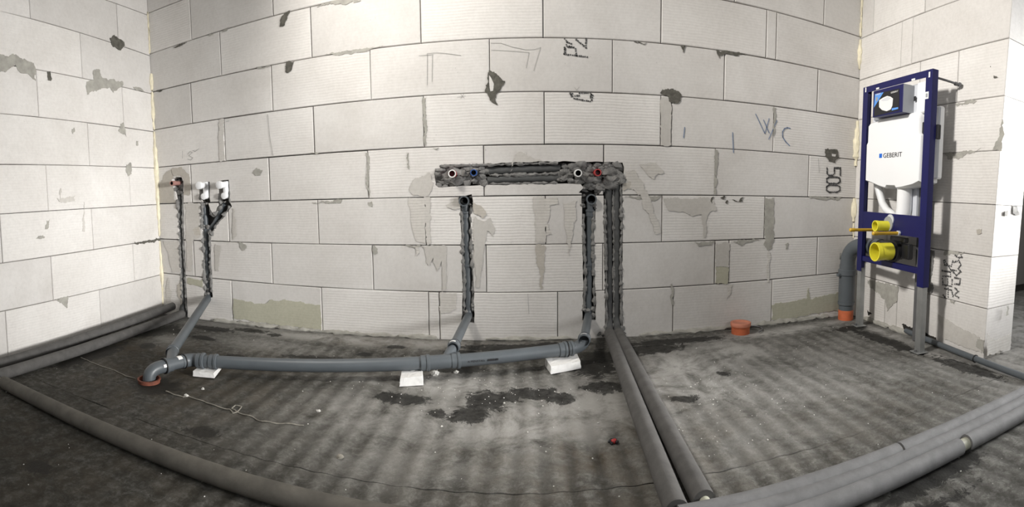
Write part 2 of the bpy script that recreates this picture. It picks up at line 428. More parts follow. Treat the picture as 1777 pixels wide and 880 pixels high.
# chases cut into the back wall: outlines as they stand on the wall face
CHASE = {
 'A': [(754,293),(763,293),(763,286),(848,284.5),(900,281),(1040,280.5),(1080,282),(1083,290),(1083,318),(1046,320),(1046,327),(1040,338),(1004,334),(1012,326),(1008,319),(930,319.5),(850,321.5),(800,323),(760,326),(755,321)],
 'B': [(1047,312),(1080.5,312),(1081,400),(1080,500),(1082,600),(1050,600),(1050,500),(1048,400)],
 'C': [(1009,331),(1035,331),(1034,360),(1031,400),(1032,470),(1034,520),(1034,556),(1010,556),(1012,500),(1011,440),(1010,380)],
 'D': [(796,341),(819,338),(822,356),(817,366),(818,400),(820,450),(822,500),(823.5,560),(801,560),(803,500),(801,430),(799,370)],
 'E': [(304,338),(318,333),(319,400),(322,470),(326,556),(316,558),(313,470),(310,400),(307,345)],
 'F': [(344,317),(363.5,315.5),(364,350),(361,353),(366,364),(370,371.5),(374,366),(379,353),(377.5,314),(397,312),(399,350),(402,358),(390,374),(380,386),(371,398),(366,412),(366,440),(368,480),(369,516),(354,518),(354,470),(351,430),(350,390),(348,362),(349,352),(345,345)],
 'G': [(298,311),(306,307),(315,307),(318,315),(318,336),(306,340),(302,326)]}
rc = random.Random(5)
cutters = []
for k, pp in CHASE.items():
    pts = flatten(ragged([on_back(*p) for p in pp], 0.02, 0.0025, rc), Vector((0, 0, 0)), Vector((0, -1, 0)))
    bm = bmesh.new(); n = len(pts)
    f = [bm.verts.new((p.x, -0.03, p.z)) for p in pts]; g = [bm.verts.new((p.x, 0.058, p.z)) for p in pts]
    tri = tessellate_polygon([pts])
    for t in tri:
        bm.faces.new([f[i] for i in t]); bm.faces.new([g[i] for i in reversed(t)])
    for i in range(n): bm.faces.new((f[i], g[i], g[(i+1) % n], f[(i+1) % n]))
    bmesh.ops.recalc_face_normals(bm, faces=bm.faces)
    me = bpy.data.meshes.new('cut'); bm.to_mesh(me); bm.free()
    o = bpy.data.objects.new('cut', me); COL.objects.link(o)
    xs = [p.x for p in pts]; zs = [p.z for p in pts]
    cutters.append((o, min(xs), max(xs), min(zs), max(zs)))

def carve(o, x0, x1, z0, z1):
    hits = [c for c in cutters if c[1] < x1 and c[2] > x0 and c[3] < z1 and c[4] > z0]
    if not hits: return
    for c in hits:
        md = o.modifiers.new('cut', 'BOOLEAN'); md.operation = 'DIFFERENCE'; md.solver = 'EXACT'; md.object = c[0]
    dg = bpy.context.evaluated_depsgraph_get()
    me = bpy.data.meshes.new_from_object(o.evaluated_get(dg)); old = o.data
    o.modifiers.clear(); o.data = me; me.name = 'block'; bpy.data.meshes.remove(old)

wall_back = bpy.data.meshes.new('wall_back')
bm = bmesh.new(); box(bm, (-0.25, 0.056, -0.05), (WX+0.25, 0.26, 2.55))
wall_back = struct(link('wall_back', bm, 'core'), 'back wall of pale aerated concrete blocks with mortar-lined pipe chases')
bm = bmesh.new(); box(bm, (-0.07, -4.0, -0.05), (0.0, 0.0, 2.55))
for v in bm.verts: v.co.x += -0.056/1 - (math.tan(AL)*v.co.y)
wall_left = struct(link('wall_left', bm, 'core'), 'left wall of pale aerated concrete blocks')
bm = bmesh.new(); box(bm, (0.07, -1.04, -0.05), (0.15, 0.05, 2.55))
for v in bm.verts: v.co.x += right_x(v.co.y)
wall_right = struct(link('wall_right', bm, 'core'), 'right wall of pale blocks ending in a pier at the doorway')

def jx(*pp): return sum(on_back(*p).x for p in pp)/len(pp)
JB = {9: [.35, .95, 1.55, 2.15, 2.75, 3.35, 3.95], 8: [.62, 1.22, 1.82, 2.42, 3.02, 3.62],
 7: [jx((329,0),(332,70)), jx((473,0),(474,27)), 1.58, 2.16, 2.75, 3.35, jx((1432,0),(1429,43))],
 6: [jx((381,53),(383.6,129.5)), jx((538,12),(541,99)), jx((728.5,0),(731,74)), jx((942,0),(943,65.5)), jx((1147,0),(1148,75)), jx((1331,18),(1330,100)), jx((1348,21),(1347,103))],
 5: [jx((330.5,144.5),(333,214)), jx((471,115),(473,193.6)), jx((641,87),(644.5,172.7)), jx((849,67)), jx((1063,70),(1063,161.5)), jx((1258,96),(1256,173.6)), jx((1420,120),(1418,194.5))],
 4: [jx((388,206),(391,279)), jx((543,188),(546,267.6)), jx((735.5,168),(736,255.5)), jx((944,158.7),(944.5,249)), jx((1147,168),(1147,253)), jx((1166,170),(1165,254)), jx((1344,187),(1341,263))],
 3: [jx((330,286),(333,350.5)), jx((466,276),(468.5,349)), jx((638,263),(639.6,342.7)), jx((838.5,253),(840,339)), jx((1048,253)), jx((1242,258.5),(1241,340)), jx((1404,270),(1403,342))],
 2: [jx((396,367),(398,419)), jx((551,353),(553.6,425.5)), jx((738,343),(740.5,425)), jx((946,337),(947,422)), jx((1149,343),(1148.5,421)), jx((1328,345),(1326,415))],
 1: [jx((335,417.5),(338,478)), jx((471,424),(473,493.6)), jx((645.5,424.5),(648,502.4)), jx((843.5,426),(844.5,507.6)), jx((1046,424)), jx((1241,422),(1240,493)), jx((1266,417),(1264,492.5)), jx((1419,412),(1417.6,477))],
 0: [jx((401,487.5),(404.5,553.6)), jx((558,502),(559.5,574)), jx((742.5,508),(745,580)), jx((762,508),(764,580)), jx((967.5,508),(968,580)), jx((1168,501),(1168,576)), jx((1340,488),(1339,556))]}
rb = random.Random(3)
OB = Vector((0, -1, 0))
for k in range(10):
    xs = [-0.06] + JB[k] + [WX+0.06]
    for a, b in zip(xs, xs[1:]):
        y = rb.uniform(-0.0004, 0.0012)
        g = rb.uniform(0.0014, 0.0031)
        c = [Vector((a, y, bed_back(k, a))), Vector((b, y, bed_back(k, b))), Vector((b, y, bed_back(k+1, b))), Vector((a, y, bed_back(k+1, a)))]
        o = link('block', block_mesh(c, OB, 0.075, g), 'block', wall_back)
        carve(o, a, b, min(c[0].z, c[1].z), max(c[2].z, c[3].z))
for c in cutters:
    me = c[0].data; bpy.data.objects.remove(c[0]); bpy.data.meshes.remove(me)

def jl(*pp): return sum(on_left(*p).y for p in pp)/len(pp)
odd = [-0.29, -0.945, -1.56, -2.17, -2.78, -3.4]; even = [-0.61, -1.25, -1.87, -2.48, -3.1]
JL = {0: [-0.584, -1.244, -1.86, -2.47, -3.1], 1: [-0.272, -0.93, -1.55, -2.17, -2.8, -3.4], 2: [-0.609, -1.24, -1.86, -2.48, -3.1], 3: [-0.267, -0.925] + odd[2:],
      4: [-0.60] + even[1:], 5: [-0.29, -0.95] + odd[2:], 6: [-0.617] + even[1:], 7: [-0.298, -0.966] + odd[2:], 8: even, 9: odd}
for k in range(10):
    ys = [0.0] + JL[k] + [-4.0]
    for a, b in zip(ys, ys[1:]):
        e = rb.uniform(-0.0004, 0.0012); g = rb.uniform(0.0010, 0.0020)
        c = [Vector((left_x(b)+e, b, bed_left(k, b))), Vector((left_x(a)+e, a, bed_left(k, a))), Vector((left_x(a)+e, a, bed_left(k+1, a))), Vector((left_x(b)+e, b, bed_left(k+1, b)))]
        link('block', block_mesh(c, NL, 0.058, g), 'block', wall_left)
JR = {0: [-0.337, -0.442], 1: [-0.60], 2: [-0.33], 3: [-0.62], 4: [-0.36], 5: [-0.55, -0.829], 6: [-0.387, -0.477], 7: [-0.122, -0.566], 8: [-0.40], 9: [-0.6]}
for k in range(10):
    def yend(z): return -1.088 - 0.036*z
    ys = [0.0] + JR[k] + [None]
    for a, b in zip(ys, ys[1:]):
        e = rb.uniform(-0.0004, 0.0012); g = rb.uniform(0.0010, 0.0020)
        b0 = yend(0.25*k) if b is None else b; b1 = yend(0.25*k+0.25) if b is None else b
        d = Vector((-e, 0, 0))
        c = [Vector((right_x(a), a, bed_right(k, a)))+d, Vector((right_x(b0), b0, bed_right(k, b0)))+d, Vector((right_x(b1), b1, bed_right(k+1, b1)))+d, Vector((right_x(a), a, bed_right(k+1, a)))+d]
        link('block', block_mesh(c, -NR, 0.225, g), 'block', wall_right)

# ------------------------------------------------------------------ floor of concrete slabs with shallow ribs
WET_AND_HOLE = [(1.80,-0.76,.10,.05),(1.74,-0.75,.05,.04),(1.95,-0.86,.035,.035),(2.02,-0.885,.04,.03),(2.11,-0.74,.08,.10),(2.06,-0.85,.07,.07),(2.17,-0.70,.07,.05),(2.29,-0.67,.10,.06),(2.38,-0.72,.06,.05),(2.24,-0.65,.06,.04),
 (2.55,-0.40,.11,.13),(2.60,-0.30,.12,.10),(2.56,-0.63,.09,.06),(0.19,-0.50,.05,.05),(0.43,-0.61,.06,.05),(0.36,-0.30,.12,.05),(0.52,-0.16,.16,.05),(0.75,-0.10,.12,.04),(0.58,-0.34,.10,.04),(0.92,-0.13,.05,.03),(0.28,-0.42,.06,.06),
 (2.83,-0.81,.05,.035),(3.06,-0.62,.035,.03),(2.16,-0.12,.26,.06),(2.40,-0.09,.20,.05),(1.95,-0.20,.10,.05),(1.62,-0.16,.05,.03),(1.26,-1.24,.06,.04),(2.85,-0.22,.20,.08),(3.0,-0.13,.3,.05),(0.85,-1.02,.12,.10),(1.5,-0.30,.04,.03),(1.0,-0.55,.18,.05),(1.35,-0.42,.20,.05),(1.9,-0.42,.22,.05),  # spot at the orange socket paints the dark hole round its ring
 (3.25,-1.62,.2,.05),(3.02,-1.72,.25,.04),(0.30,-0.90,.08,.25),(0.28,-0.35,.05,.16),(1.46,-1.44,.05,.03),(1.02,-1.72,.05,.04),(4.0,-0.55,.06,.3),(4.02,-1.1,.06,.2),(4.0,-0.28,.12,.05)]
DUST = [(2.0,-0.62,.35,.12,.8),(2.2,-0.9,.5,.2,.75),(2.45,-0.8,.25,.25,.8),(1.7,-0.9,.3,.2,.55),(2.75,-0.55,.08,.5,.85),(2.95,-0.45,.25,.25,1.0),(3.2,-0.35,.3,.18,.9),(2.95,-0.75,.25,.25,.75),(3.5,-0.16,.4,.07,1.0),(3.8,-0.12,.3,.05,.9),(4.1,-0.5,.05,.4,.8),(4.05,-0.95,.05,.3,.8),
 (3.3,-0.9,.6,.35,.45),(3.6,-0.6,.4,.3,.4),(1.3,-0.09,.9,.08,.8),(0.7,-0.06,.4,.05,.5),(0.45,-0.5,.10,.10,.6),(0.95,-0.3,.3,.1,.45),(1.9,-1.15,.5,.15,.35),(3.0,-1.15,.5,.2,.35),(5.2,-1.2,1.2,1.0,.8)]
BROWN = [(0.9,-0.9,.5,.4,.8),(0.5,-0.65,.3,.2,.9),(1.0,-1.7,.8,.4,.5),(2.5,-1.15,.5,.3,.7),(2.75,-0.7,.05,.5,.7),(1.7,-0.1,.6,.08,.8),(3.3,-1.2,.5,.2,.5),(2.3,-1.2,.5,.2,.5)]
DARK_AREAS = [(0.7,-1.7,.75,.75,.9),(0.5,-0.8,.5,.5,.55),(1.3,-1.35,.45,.4,.6),(1.15,-0.75,.4,.16,.7),(0.35,-0.3,.35,.2,.5),(1.0,-1.05,.4,.3,.6),(2.5,-0.25,.5,.12,.6),(3.6,-1.2,.5,.15,.4)]  # broad darker areas, mainly at the left front of the floor
SP = 0.0775
def rib(x, y):
    k = min(1.0, max(0.0, (x - 0.75 + 0.25*noise.noise(Vector((x*2, y*2, 8))))/0.8)); k = 0.15 + 0.85*k*k*(3-2*k)
    w = 0.012*noise.noise(Vector((x*3, y*0.8, 2.2)))
    return k*math.cos(2*math.pi*(x + w - 2.03)/SP)
def floor_h(x, y):
    if y < -0.18:
        fade = 1.0 if y > -1.29 else 0.8
        h = 0.0034*fade*(rib(x, y)*(0.6+0.5*noise.noise(Vector((x*1.3, y*1.3, 7)))))
    else: h = 0.0
    return h + 0.004*noise.noise(Vector((x*2.1, y*2.1, 3))) + 0.0012*noise.noise(Vector((x*16, y*16, 5))) - 0.003
def gauss(spots, x, y):
    v = 0.0
    for s in spots:
        q = ((x-s[0])/s[2])**2 + ((y-s[1])/s[3])**2
        if q < 6: v = max(v, math.exp(-q*0.8)*(s[4] if len(s) > 4 else 1.0))
    return v
bm = bmesh.new(); box(bm, (-0.3, -4.1, -0.12), (7.0, 0.3, -0.03))
floor = struct(link('floor', bm, 'hole'), 'raw ribbed concrete floor, stained and dusty')
def slab(x0, x1, dx, y0, y1, dy):
    nx = max(1, int((x1-x0)/dx)); ny = max(1, int(abs(y1-y0)/dy))
    vs = []; att = {'wet_and_hole': [], 'dust': [], 'groove': [], 'brown': [], 'dark_area': [], 'crest': []}; fs = []
    for j in range(-1, ny+2):
        jj = min(max(j, 0), ny)
        for i in range(-1, nx+2):
            ii = min(max(i, 0), nx)
            x = x0 + (x1-x0)*ii/nx; y = y0 + (y1-y0)*jj/ny
            if jj in (0, ny): y += 0.004*noise.noise(Vector((x*7, y0, 1)))
            edge = j in (-1, ny+1) or i in (-1, nx+1)
            vs.append((x, y, -0.035 if edge else floor_h(x, y)))
            att['wet_and_hole'].append(gauss(WET_AND_HOLE, x, y)); att['dust'].append(gauss(DUST, x, y)); att['brown'].append(gauss(BROWN, x, y)); att['dark_area'].append(gauss(DARK_AREAS, x, y))
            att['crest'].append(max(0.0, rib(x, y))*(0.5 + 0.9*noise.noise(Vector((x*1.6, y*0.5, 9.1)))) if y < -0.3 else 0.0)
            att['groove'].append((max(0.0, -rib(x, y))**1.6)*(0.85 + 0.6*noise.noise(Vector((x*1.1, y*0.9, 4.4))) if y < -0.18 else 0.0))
    W = nx+3
    for j in range(ny+2):
        for i in range(nx+2):
            a = j*W+i; fs.append((a, a+1, a+W+1, a+W))
    me = bpy.data.meshes.new('floor_slab'); me.from_pydata(vs, [], fs); me.update()
    for k, v in att.items():
        t = me.attributes.new(k, 'FLOAT', 'POINT'); t.data.foreach_set('value', v)
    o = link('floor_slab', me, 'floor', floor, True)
    return o
slab(-0.05, 4.35, 0.0125, 0.06, -0.1765, 0.02)
slab(-0.05, 4.05, 0.0125, -0.180, -1.290, 0.02)
slab(-0.05, 4.05, 0.0125, -1.2935, -2.6, 0.025)
slab(4.054, 6.9, 0.03, -0.180, -2.6, 0.03)
slab(-0.05, 6.9, 0.05, -2.605, -4.05, 0.06)

# ------------------------------------------------------------------ the rest of the shell, out of view
bm = bmesh.new(); box(bm, (-0.3, -4.2, 2.55), (7.0, 0.3, 2.7)); struct(link('ceiling', bm, 'plaster'))
bm = bmesh.new(); box(bm, (-0.3, -4.2, -0.05), (7.0, -4.05, 2.55)); struct(link('wall_front', bm, 'plaster'))
bm = bmesh.new(); box(bm, (6.85, -4.05, -0.05), (7.0, 0.3, 2.55)); struct(link('wall_hall', bm, 'plaster'))
bm = bmesh.new(); box(bm, (4.5, 0.1, -0.05), (6.85, 0.26, 2.55)); struct(link('wall_hall_end', bm, 'plaster'))

# ------------------------------------------------------------------ smears, stains, painted pipe shadows and marks on the walls
rs = random.Random(21); LAYER = [0]
def patch(surf, pp, material, name, thick=0.0015, parent=None, amp=0.0065, step=0.005):
    n = OUT[surf]; pts = [SURF[surf](*p) for p in pp]
    LAYER[0] += 1; thick += 0.000012*LAYER[0]
    org = SURF[surf](*pp[0]) + n*0.0014
    par = parent or {'b': wall_back, 'l': wall_left, 'r': wall_right, 'p': wall_right}[surf]
    pts = [p + n*0.0014 for p in pts]
    return plate(name, ragged(pts, step, amp, rs), n, thick, material, par, org)
D = 'dark_mortar'; G = 'smear'
for s, m_, pp in [
 ('b', D, [(848,122),(855,126),(862,130),(870,140),(877,143),(873,150),(868,158),(862,160),(860,175),(864,180),(856,178),(850,176),(847,163),(843,160),(842,150),(846,140),(845,130)]),
 ('b', D, [(1148,157),(1160,154),(1178,158),(1182,165),(1181,173),(1172,183),(1162,178),(1158,168),(1147,163)]),
 ('b', D, [(1432,259),(1453,259),(1455,270),(1453,278),(1447,284),(1440,280),(1432,272)]),
 ('b', D, [(496,22),(502,17),(500,28),(492,46),(486,46),(489,32)]), ('b', D, [(497,107),(511,106),(508,115),(503,125),(494,125),(498,113)]),
 ('b', G, [(590,-2),(628,-2),(618,4),(575,7),(548,10),(560,6)]), ('b', G, [(565,94),(600,89),(640,84),(665,79),(642,88),(600,95)]),
 ('b', D, [(300,82),(325,73),(316,79),(305,83)]), ('b', G, [(385,54),(398,48),(393,53),(385,57)]), ('b', G, [(362,61),(370,58),(365,64)]),
 ('b', D, [(1244,88),(1260,88),(1292,95),(1280,97),(1255,94),(1246,100)]), ('b', D, [(1182,80),(1191,79),(1186,86),(1184,91)]),
 ('b', D, [(1100,72),(1098,73),(1110,76),(1120,75)]), ('b', G, [(1112,75),(1122,75),(1116,78)]),
 ('b', G, [(446,118),(470,114),(458,119),(450,120)]), ('b', D, [(272,158),(284,155),(278,160)]),
 ('b', D, [(1250,344),(1258,341),(1256,347)]), ('b', D, [(1272,346),(1280,349),(1290,342),(1287,349),(1276,350)]), ('b', D, [(1260,348),(1264,347),(1263,352)]), ('b', D, [(1234,344),(1238,342),(1236,353)]),
 ('b', G, [(648,425),(655,430),(657,440),(652,443),(648,435)]), ('b', G, [(700,426),(730,425),(725,431),(715,430)]), ('b', G, [(1203,421),(1240,419),(1235,425),(1215,427)]),
 ('b', G, [(1270,417),(1325,414),(1300,420),(1285,426)]), ('b', G, [(1084,341),(1148,341),(1140,347),(1120,348)]), ('b', G, [(542,352),(598,346),(592,352),(545,354)]),
 ('b', G, [(638,350),(645,350),(648,362),(642,358)]), ('b', G, [(415,422),(425,422),(428,430),(421,435),(416,430)]), ('b', G, [(440,298),(446,292),(455,297),(452,305),(443,306)]),
 ('b', G, [(1403,341),(1460,343),(1456,347),(1420,346),(1405,344)]), ('b', G, [(540,267),(556,265),(548,268)]), ('b', G, [(752,256),(762,255),(758,260)]),
 ('b', G, [(1240,260),(1245,260),(1244,300),(1242,338),(1239,338)]), ('b', G, [(1343,188),(1346,188),(1345,222),(1342,240)]), ('b', G, [(734,168),(740,168),(739,252),(736,253)]), ('b', G, [(636,263),(640,263),(641,340),(637,330)]),
 ('b', G, [(706,268),(709,266),(711,294),(708,294)]), ('b', G, [(1163,494),(1167,492),(1168,530),(1164,525)]),
 ('b', G, [(1327,345),(1343,345),(1342,412),(1340,430),(1333,436),(1327,425),(1326,380)]), ('b', G, [(1362,423),(1367,421),(1366,430),(1363,434)]),
 ('l', D, [(191,65),(198,62),(205,67),(215,72),(216,80),(208,87),(200,84),(193,77)]),
 ('l', G, [(-4,92),(14,98),(22,94),(40,104),(58,110),(62,120),(60,140),(50,128),(35,127),(25,112),(10,124),(-4,124)]),
 ('l', G, [(160,122),(172,120),(176,135),(195,139),(213,142),(214,149),(196,160),(190,152),(165,157),(150,163),(150,142),(163,138)]),
 ('l', G, [(230,150),(247,155),(250,160),(236,158)]), ('l', G, [(209,216),(215,214),(217,225),(219,238),(213,232),(206,228)]), ('l', G, [(220,285),(228,283),(228,300),(222,306),(217,295)]),
 ('l', D, [(232,421),(278,414.5),(276,418),(240,424)]), ('l', G, [(95,520),(118,514),(116,535),(108,528)]), ('l', G, [(62,414),(74,408),(78,413),(68,416)]), ('l', G, [(80,382),(85,380),(82,398),(77,398)]),
 ('l', G, [(236,245),(239,244),(239,252),(236,252)]), ('l', D, [(82,127),(88,125),(88,140),(84,140)]), ('l', G, [(123,225),(130,222),(130,228),(125,232)]),
 ('r', G, [(1640,266),(1690,262),(1702,259),(1665,275),(1645,277)]), ('r', G, [(1740,206),(1743,205),(1739,262),(1722,262),(1733,240)]), ('r', G, [(1660,180),(1694,174),(1690,179),(1664,184)]),
 ('r', G, [(1640,435),(1675,438),(1660,442),(1638,441)]), ('r', G, [(1505,486),(1520,488),(1560,497),(1557,520),(1548,530),(1540,540),(1536,520),(1520,505),(1510,498)]),
 ('r', 'mortar', [(1608,434),(1623,435),(1620,460),(1617,485),(1621,500),(1618,508),(1605,508),(1607,470)]), ('r', G, [(1601,509),(1612,510),(1610,518),(1604,517)]), ('r', G, [(1648,520),(1659,523),(1655,527)]),
 ('r', 'hole', [(1566,563),(1580,568),(1595,572),(1626,587),(1625,592),(1600,584),(1570,572)]), ('r', 'hole', [(1506,538),(1513,543),(1507,547)]), ('r', G, [(1693,600),(1697,588),(1708,590),(1706,612)]),  # 'hole' patches are flat painted shade of gaps, not mortar
 ('r', D, [(1727,130),(1731,133),(1732,138),(1726,134)]), ('r', D, [(1718,114),(1720,114),(1719,117)]),
 ('p', 'mortar', [(1742,370),(1747,368),(1747,374),(1742,374)]), ('p', 'mortar', [(1757,356),(1761,356),(1768,369),(1766,375),(1757,372)]), ('p', G, [(1746,530),(1749,530),(1750,545),(1746,546)]),
 ('p', G, [(1757,168),(1763,168),(1758,262),(1753,262)]), ('p', D, [(1768,170),(1776,172),(1774,185),(1768,180)])]:  # first strip paints the dark of the channel groove
    patch(s, pp, m_, 'mortar_smear_and_gap', 0.0022 if m_ != G else 0.0010)
patch('b', [(849,131),(852,134),(857,146),(856,158),(851,159),(849,148)], 'block', 'mortar_gap', 0.0035, amp=0.001)
patch('b', [(1443,267),(1450,268),(1449,272),(1443,271)], 'block', 'mortar_gap', 0.0035, amp=0.001)
S = 'damp_shade_soft'; W_ = 'damp_shade'  # damp tones, also used to paint pipe shadows
for s, m_, pp in [
 ('b', W_, [(276,328),(285,303),(296,293),(300,308),(297,316),(302,330),(302,345),(307,352),(276,352)]), ('b', W_, [(298,292),(315,291),(328,302),(332,322),(332,337),(320,339),(320,312),(315,305),(302,306)]), ('b', S, [(322,352),(345,352),(346,412),(336,415),(332,470),(325,470)]), ('b', S, [(284,420),(310,418),(312,470),(300,474),(292,440)]),  # first two paint damp together with the pipe stub's cast shadow
 ('b', S, [(404,362),(408,362),(410,410),(404,415)]), ('b', S, [(373,425),(383,425),(380,470),(374,470)]), ('b', W_, [(333,400),(346,392),(348,408),(340,409)]),
 ('b', S, [(708,345),(738,343),(738,423),(722,420),(714,395),(712,370)]), ('b', S, [(732,426),(774,426),(775,500),(768,506),(766,452),(758,470),(752,448),(746,462),(742,458),(740,440)]),
 ('b', S, [(735,343),(746,342),(748,425),(741,424)]), ('b', S, [(722,430),(727,428),(725,442),(722,445)]),
 ('b', S, [(788,345),(797,343),(798,362),(790,365),(776,358)]), ('b', W_, [(820,350),(834,358),(844,370),(838,380),(826,372),(820,368)]), ('b', S, [(823,375),(838,385),(850,380),(858,395),(856,412),(846,400),(838,440),(832,500),(826,500),(822,430)]),  # first two paint the drain outlet's cast shadows on the wall
 ('b', S, [(925,342),(946,340),(947,421),(930,421),(929,370)]), ('b', W_, [(930,424),(946,424),(945,462),(941,502),(938,502),(937,470),(930,455)]), ('b', S, [(946,343),(966,343),(968,352),(955,356),(950,395),(960,408),(950,410),(946,390)]),
 ('b', S, [(978,352),(1000,350),(998,380),(992,412),(988,445),(984,412),(980,385)]), ('b', S, [(887,300),(894,270),(902,262),(915,270),(940,280),(890,281)]),
 ('b', S, [(1085,298),(1100,295),(1116,318),(1130,350),(1147,402),(1140,408),(1124,372),(1110,338),(1090,325)]), ('b', W_, [(1081,318),(1096,314),(1092,326),(1083,332)]),
 ('b', S, [(1150,345),(1238,344),(1242,364),(1226,372),(1225,410),(1220,412),(1218,372),(1200,376),(1185,368),(1160,366)]), ('b', S, [(710,330),(720,310),(745,300),(752,318),(745,340),(716,340)]),
 ('b', 'algae', [(405,519),(440,525),(455,528),(470,522),(500,520),(530,526),(556,530),(558,573),(500,566),(406,553)]), ('b', 'algae', [(1340,528),(1370,524),(1400,518),(1402,498),(1406,520),(1430,512),(1455,508),(1458,537),(1400,547),(1340,556)]),
 ('b', 'algae', [(1242,463),(1264,464),(1263.5,492),(1241,493)]), ('b', S, [(1242,424),(1265.5,419),(1264,463),(1242,463)]), ('b', S, [(1332,437),(1336,437),(1334,490),(1330,490)]), ('b', S, [(1264,495),(1270,494),(1265,512),(1261,518)]),
 ('b', S, [(764,508),(792,508),(792,538),(764,545)]), ('b', S, [(288,500),(292,482),(297,505),(298,530),(289,525)]), ('b', 'algae', [(325,482),(353,486),(352,498),(326,492)]), ('b', W_, [(308,495),(315,490),(316,530),(308,515)]),
 ('b', S, [(1146,170),(1165,172),(1164,253),(1147,252)]), ('b', S, [(380,206),(387,206),(390,278),(381,280)]), ('b', S, [(1110,285),(1138,282),(1152,300),(1130,310)]),
 ('l', S, [(98,345),(130,340),(128,350),(104,352)]), ('l', S, [(145,350),(147,402),(143,402)]), ('l', S, [(103,330),(107,328),(104,345)]), ('r', S, [(1628,545),(1660,565),(1700,585),(1705,612),(1640,590)]),
 ('r', W_, [(1693,400),(1703,398),(1705,405),(1696,408)]), ('p', 'damp_shade_soft', [(1712,580),(1730,592),(1753,578),(1754,604),(1713,616)])]:
    patch(s, pp, m_, 'damp_and_shadow', 0.0004, amp=0.006)

def stroke(surf, lines, width, material, name, dotted=0.0):
    """marks drawn on the wall face: width and dot pitch in metres"""
    n = OUT[surf]; bm = bmesh.new()
    for ln in lines:
        p3 = [SURF[surf](*p) + n*0.0024 for p in ln]
        if dotted:
            for p in resample(p3, dotted):
                h = width*rs.uniform(0.38, 0.62); a = rs.uniform(-0.3, 0.3)
                side = n.cross(Vector((0, 0, 1))).normalized(); up = Vector((0, 0, 1))
                e1 = side*math.cos(a) + up*math.sin(a); e2 = up*math.cos(a) - side*math.sin(a)
                p = p + side*rs.uniform(-.0012, .0012) + up*rs.uniform(-.0012, .0012)
                bm.faces.new([bm.verts.new(p + e1*h*sx + e2*h*1.1*sy) for sx, sy in ((-1, -1), (1, -1), (1, 1), (-1, 1))])
        else:
            for a, b in zip(p3, p3[1:]):
                if (b-a).length < 1e-5: continue
                t = (b-a).normalized(); q = t.cross(n).normalized()*width/2
                bm.faces.new([bm.verts.new(v) for v in (a-q-t*width*.3, b-q+t*width*.3, b+q+t*width*.3, a+q-t*width*.3)])
    par = {'b': wall_back, 'l': wall_left, 'r': wall_right, 'p': wall_right}[surf]
    return link(name, bm, material, par)
stroke('b', [[(1311,198),(1327,232)], [(1327,232),(1334.5,205.5)], [(1324.5,208),(1334.5,231)], [(1333.6,242),(1348,209)]], 0.0045, 'crayon', 'crayon_letter')['label'] = 'blue crayon letter W'
stroke('b', [[(1371,223),(1366,221.5),(1361,223.5),(1357.5,229),(1358,238),(1363,246),(1370,253)]], 0.006, 'crayon', 'crayon_letter')['label'] = 'blue crayon letter C'
stroke('b', [[(1188,221),(1186,239)]], 0.0045, 'crayon', 'crayon_tick'); stroke('b', [[(1271,230),(1272.5,265)]], 0.0045, 'crayon', 'crayon_tick')
stroke('b', [[(727,97),(752,95)], [(742,93),(758,91.5),(775,93),(800,96.5)], [(741.5,93),(741.5,148)], [(750.5,95),(750,142)]], 0.0022, 'pencil', 'pencil_lines')
stroke('b', [[(852,75),(869,75),(890,82),(912,86.5),(928,86),(938,82.5),(926,123)], [(853,87),(898,89.5),(918,91.5),(913,118)], [(997,152),(1001,157),(1005,151)], [(793,169),(808,167)], [(799,163),(806,171)], [(805,163),(800,171)]], 0.0018, 'pencil', 'pencil_lines')
stroke('b', [[(317,262),(317,275)], [(326,268),(330,263),(334,265),(328,270),(335,274),(331,278),(326,276)], [(335,261),(339,263),(346,258)], [(393,211),(398,210)]], 0.0025, 'pencil', 'pencil_scribble')
stroke('b', [[(465,199),(468,235),(474.5,272)], [(380,213),(383,278)]], 0.003, 'pencil', 'pencil_lines'); stroke('b', [[(1420,275),(1421,300)], [(914,265),(914,277)], [(916,510),(918,545)], [(843,259),(843,262)]], 0.002, 'pencil', 'pencil_lines')
st = stroke('b', [[(978.5,94),(990,95.5),(1005,97.5),(1019,99)], [(979,94),(979.5,83)], [(984,80.5),(996,82)], [(999,85),(1000.5,97)], [(979.5,68),(985,74),(991,76.5)], [(1000,69.5),(1013,80)], [(1017,67.5),(1017,83)], [(983,78),(983,73)],
    [(981,92),(981,85)], [(986,82),(994,83)]], 0.0074, 'stamp', 'printed_stamp', 0.0100); st['label'] = 'black dotted stamp letters PZ lying on their side'
st = stroke('b', [[(990,162),(992,168),(996,171),(1008,173.5),(1024,176)], [(1027,174),(1028.5,166),(1024,161.5),(1006,161)], [(994,167),(1005,166.5)], [(1025,170),(1026,164)], [(991,165),(993,163)]], 0.0074, 'stamp', 'printed_stamp', 0.0100); st['label'] = 'black dotted stamp letter cut by the joint'
five = [[(1, 1), (0, 1)], [(0, 1), (0, .55)], [(0, .55), (.75, .55), (1, .42), (1, .12), (.75, 0), (0, 0)]]
zero = [[(.25, 0), (0, .2), (0, .8), (.25, 1), (.75, 1), (1, .8), (1, .2), (.75, 0), (.25, 0)]]
def glyph(g, x0, y0, h, wd, sk=0.0): return [[(x0 + b*h + a*sk, y0 + a*wd - b*0.0) for a, b in ln] for ln in g]
st = stroke('b', glyph(five, 1435, 291.5, 23, 13) + glyph(zero, 1434.5, 307.5, 23, 11) + glyph(zero, 1434, 321.5, 23, 12), 0.0085, 'stamp', 'printed_stamp', 0.0072); st['label'] = 'black stamped number 500 turned on its side'
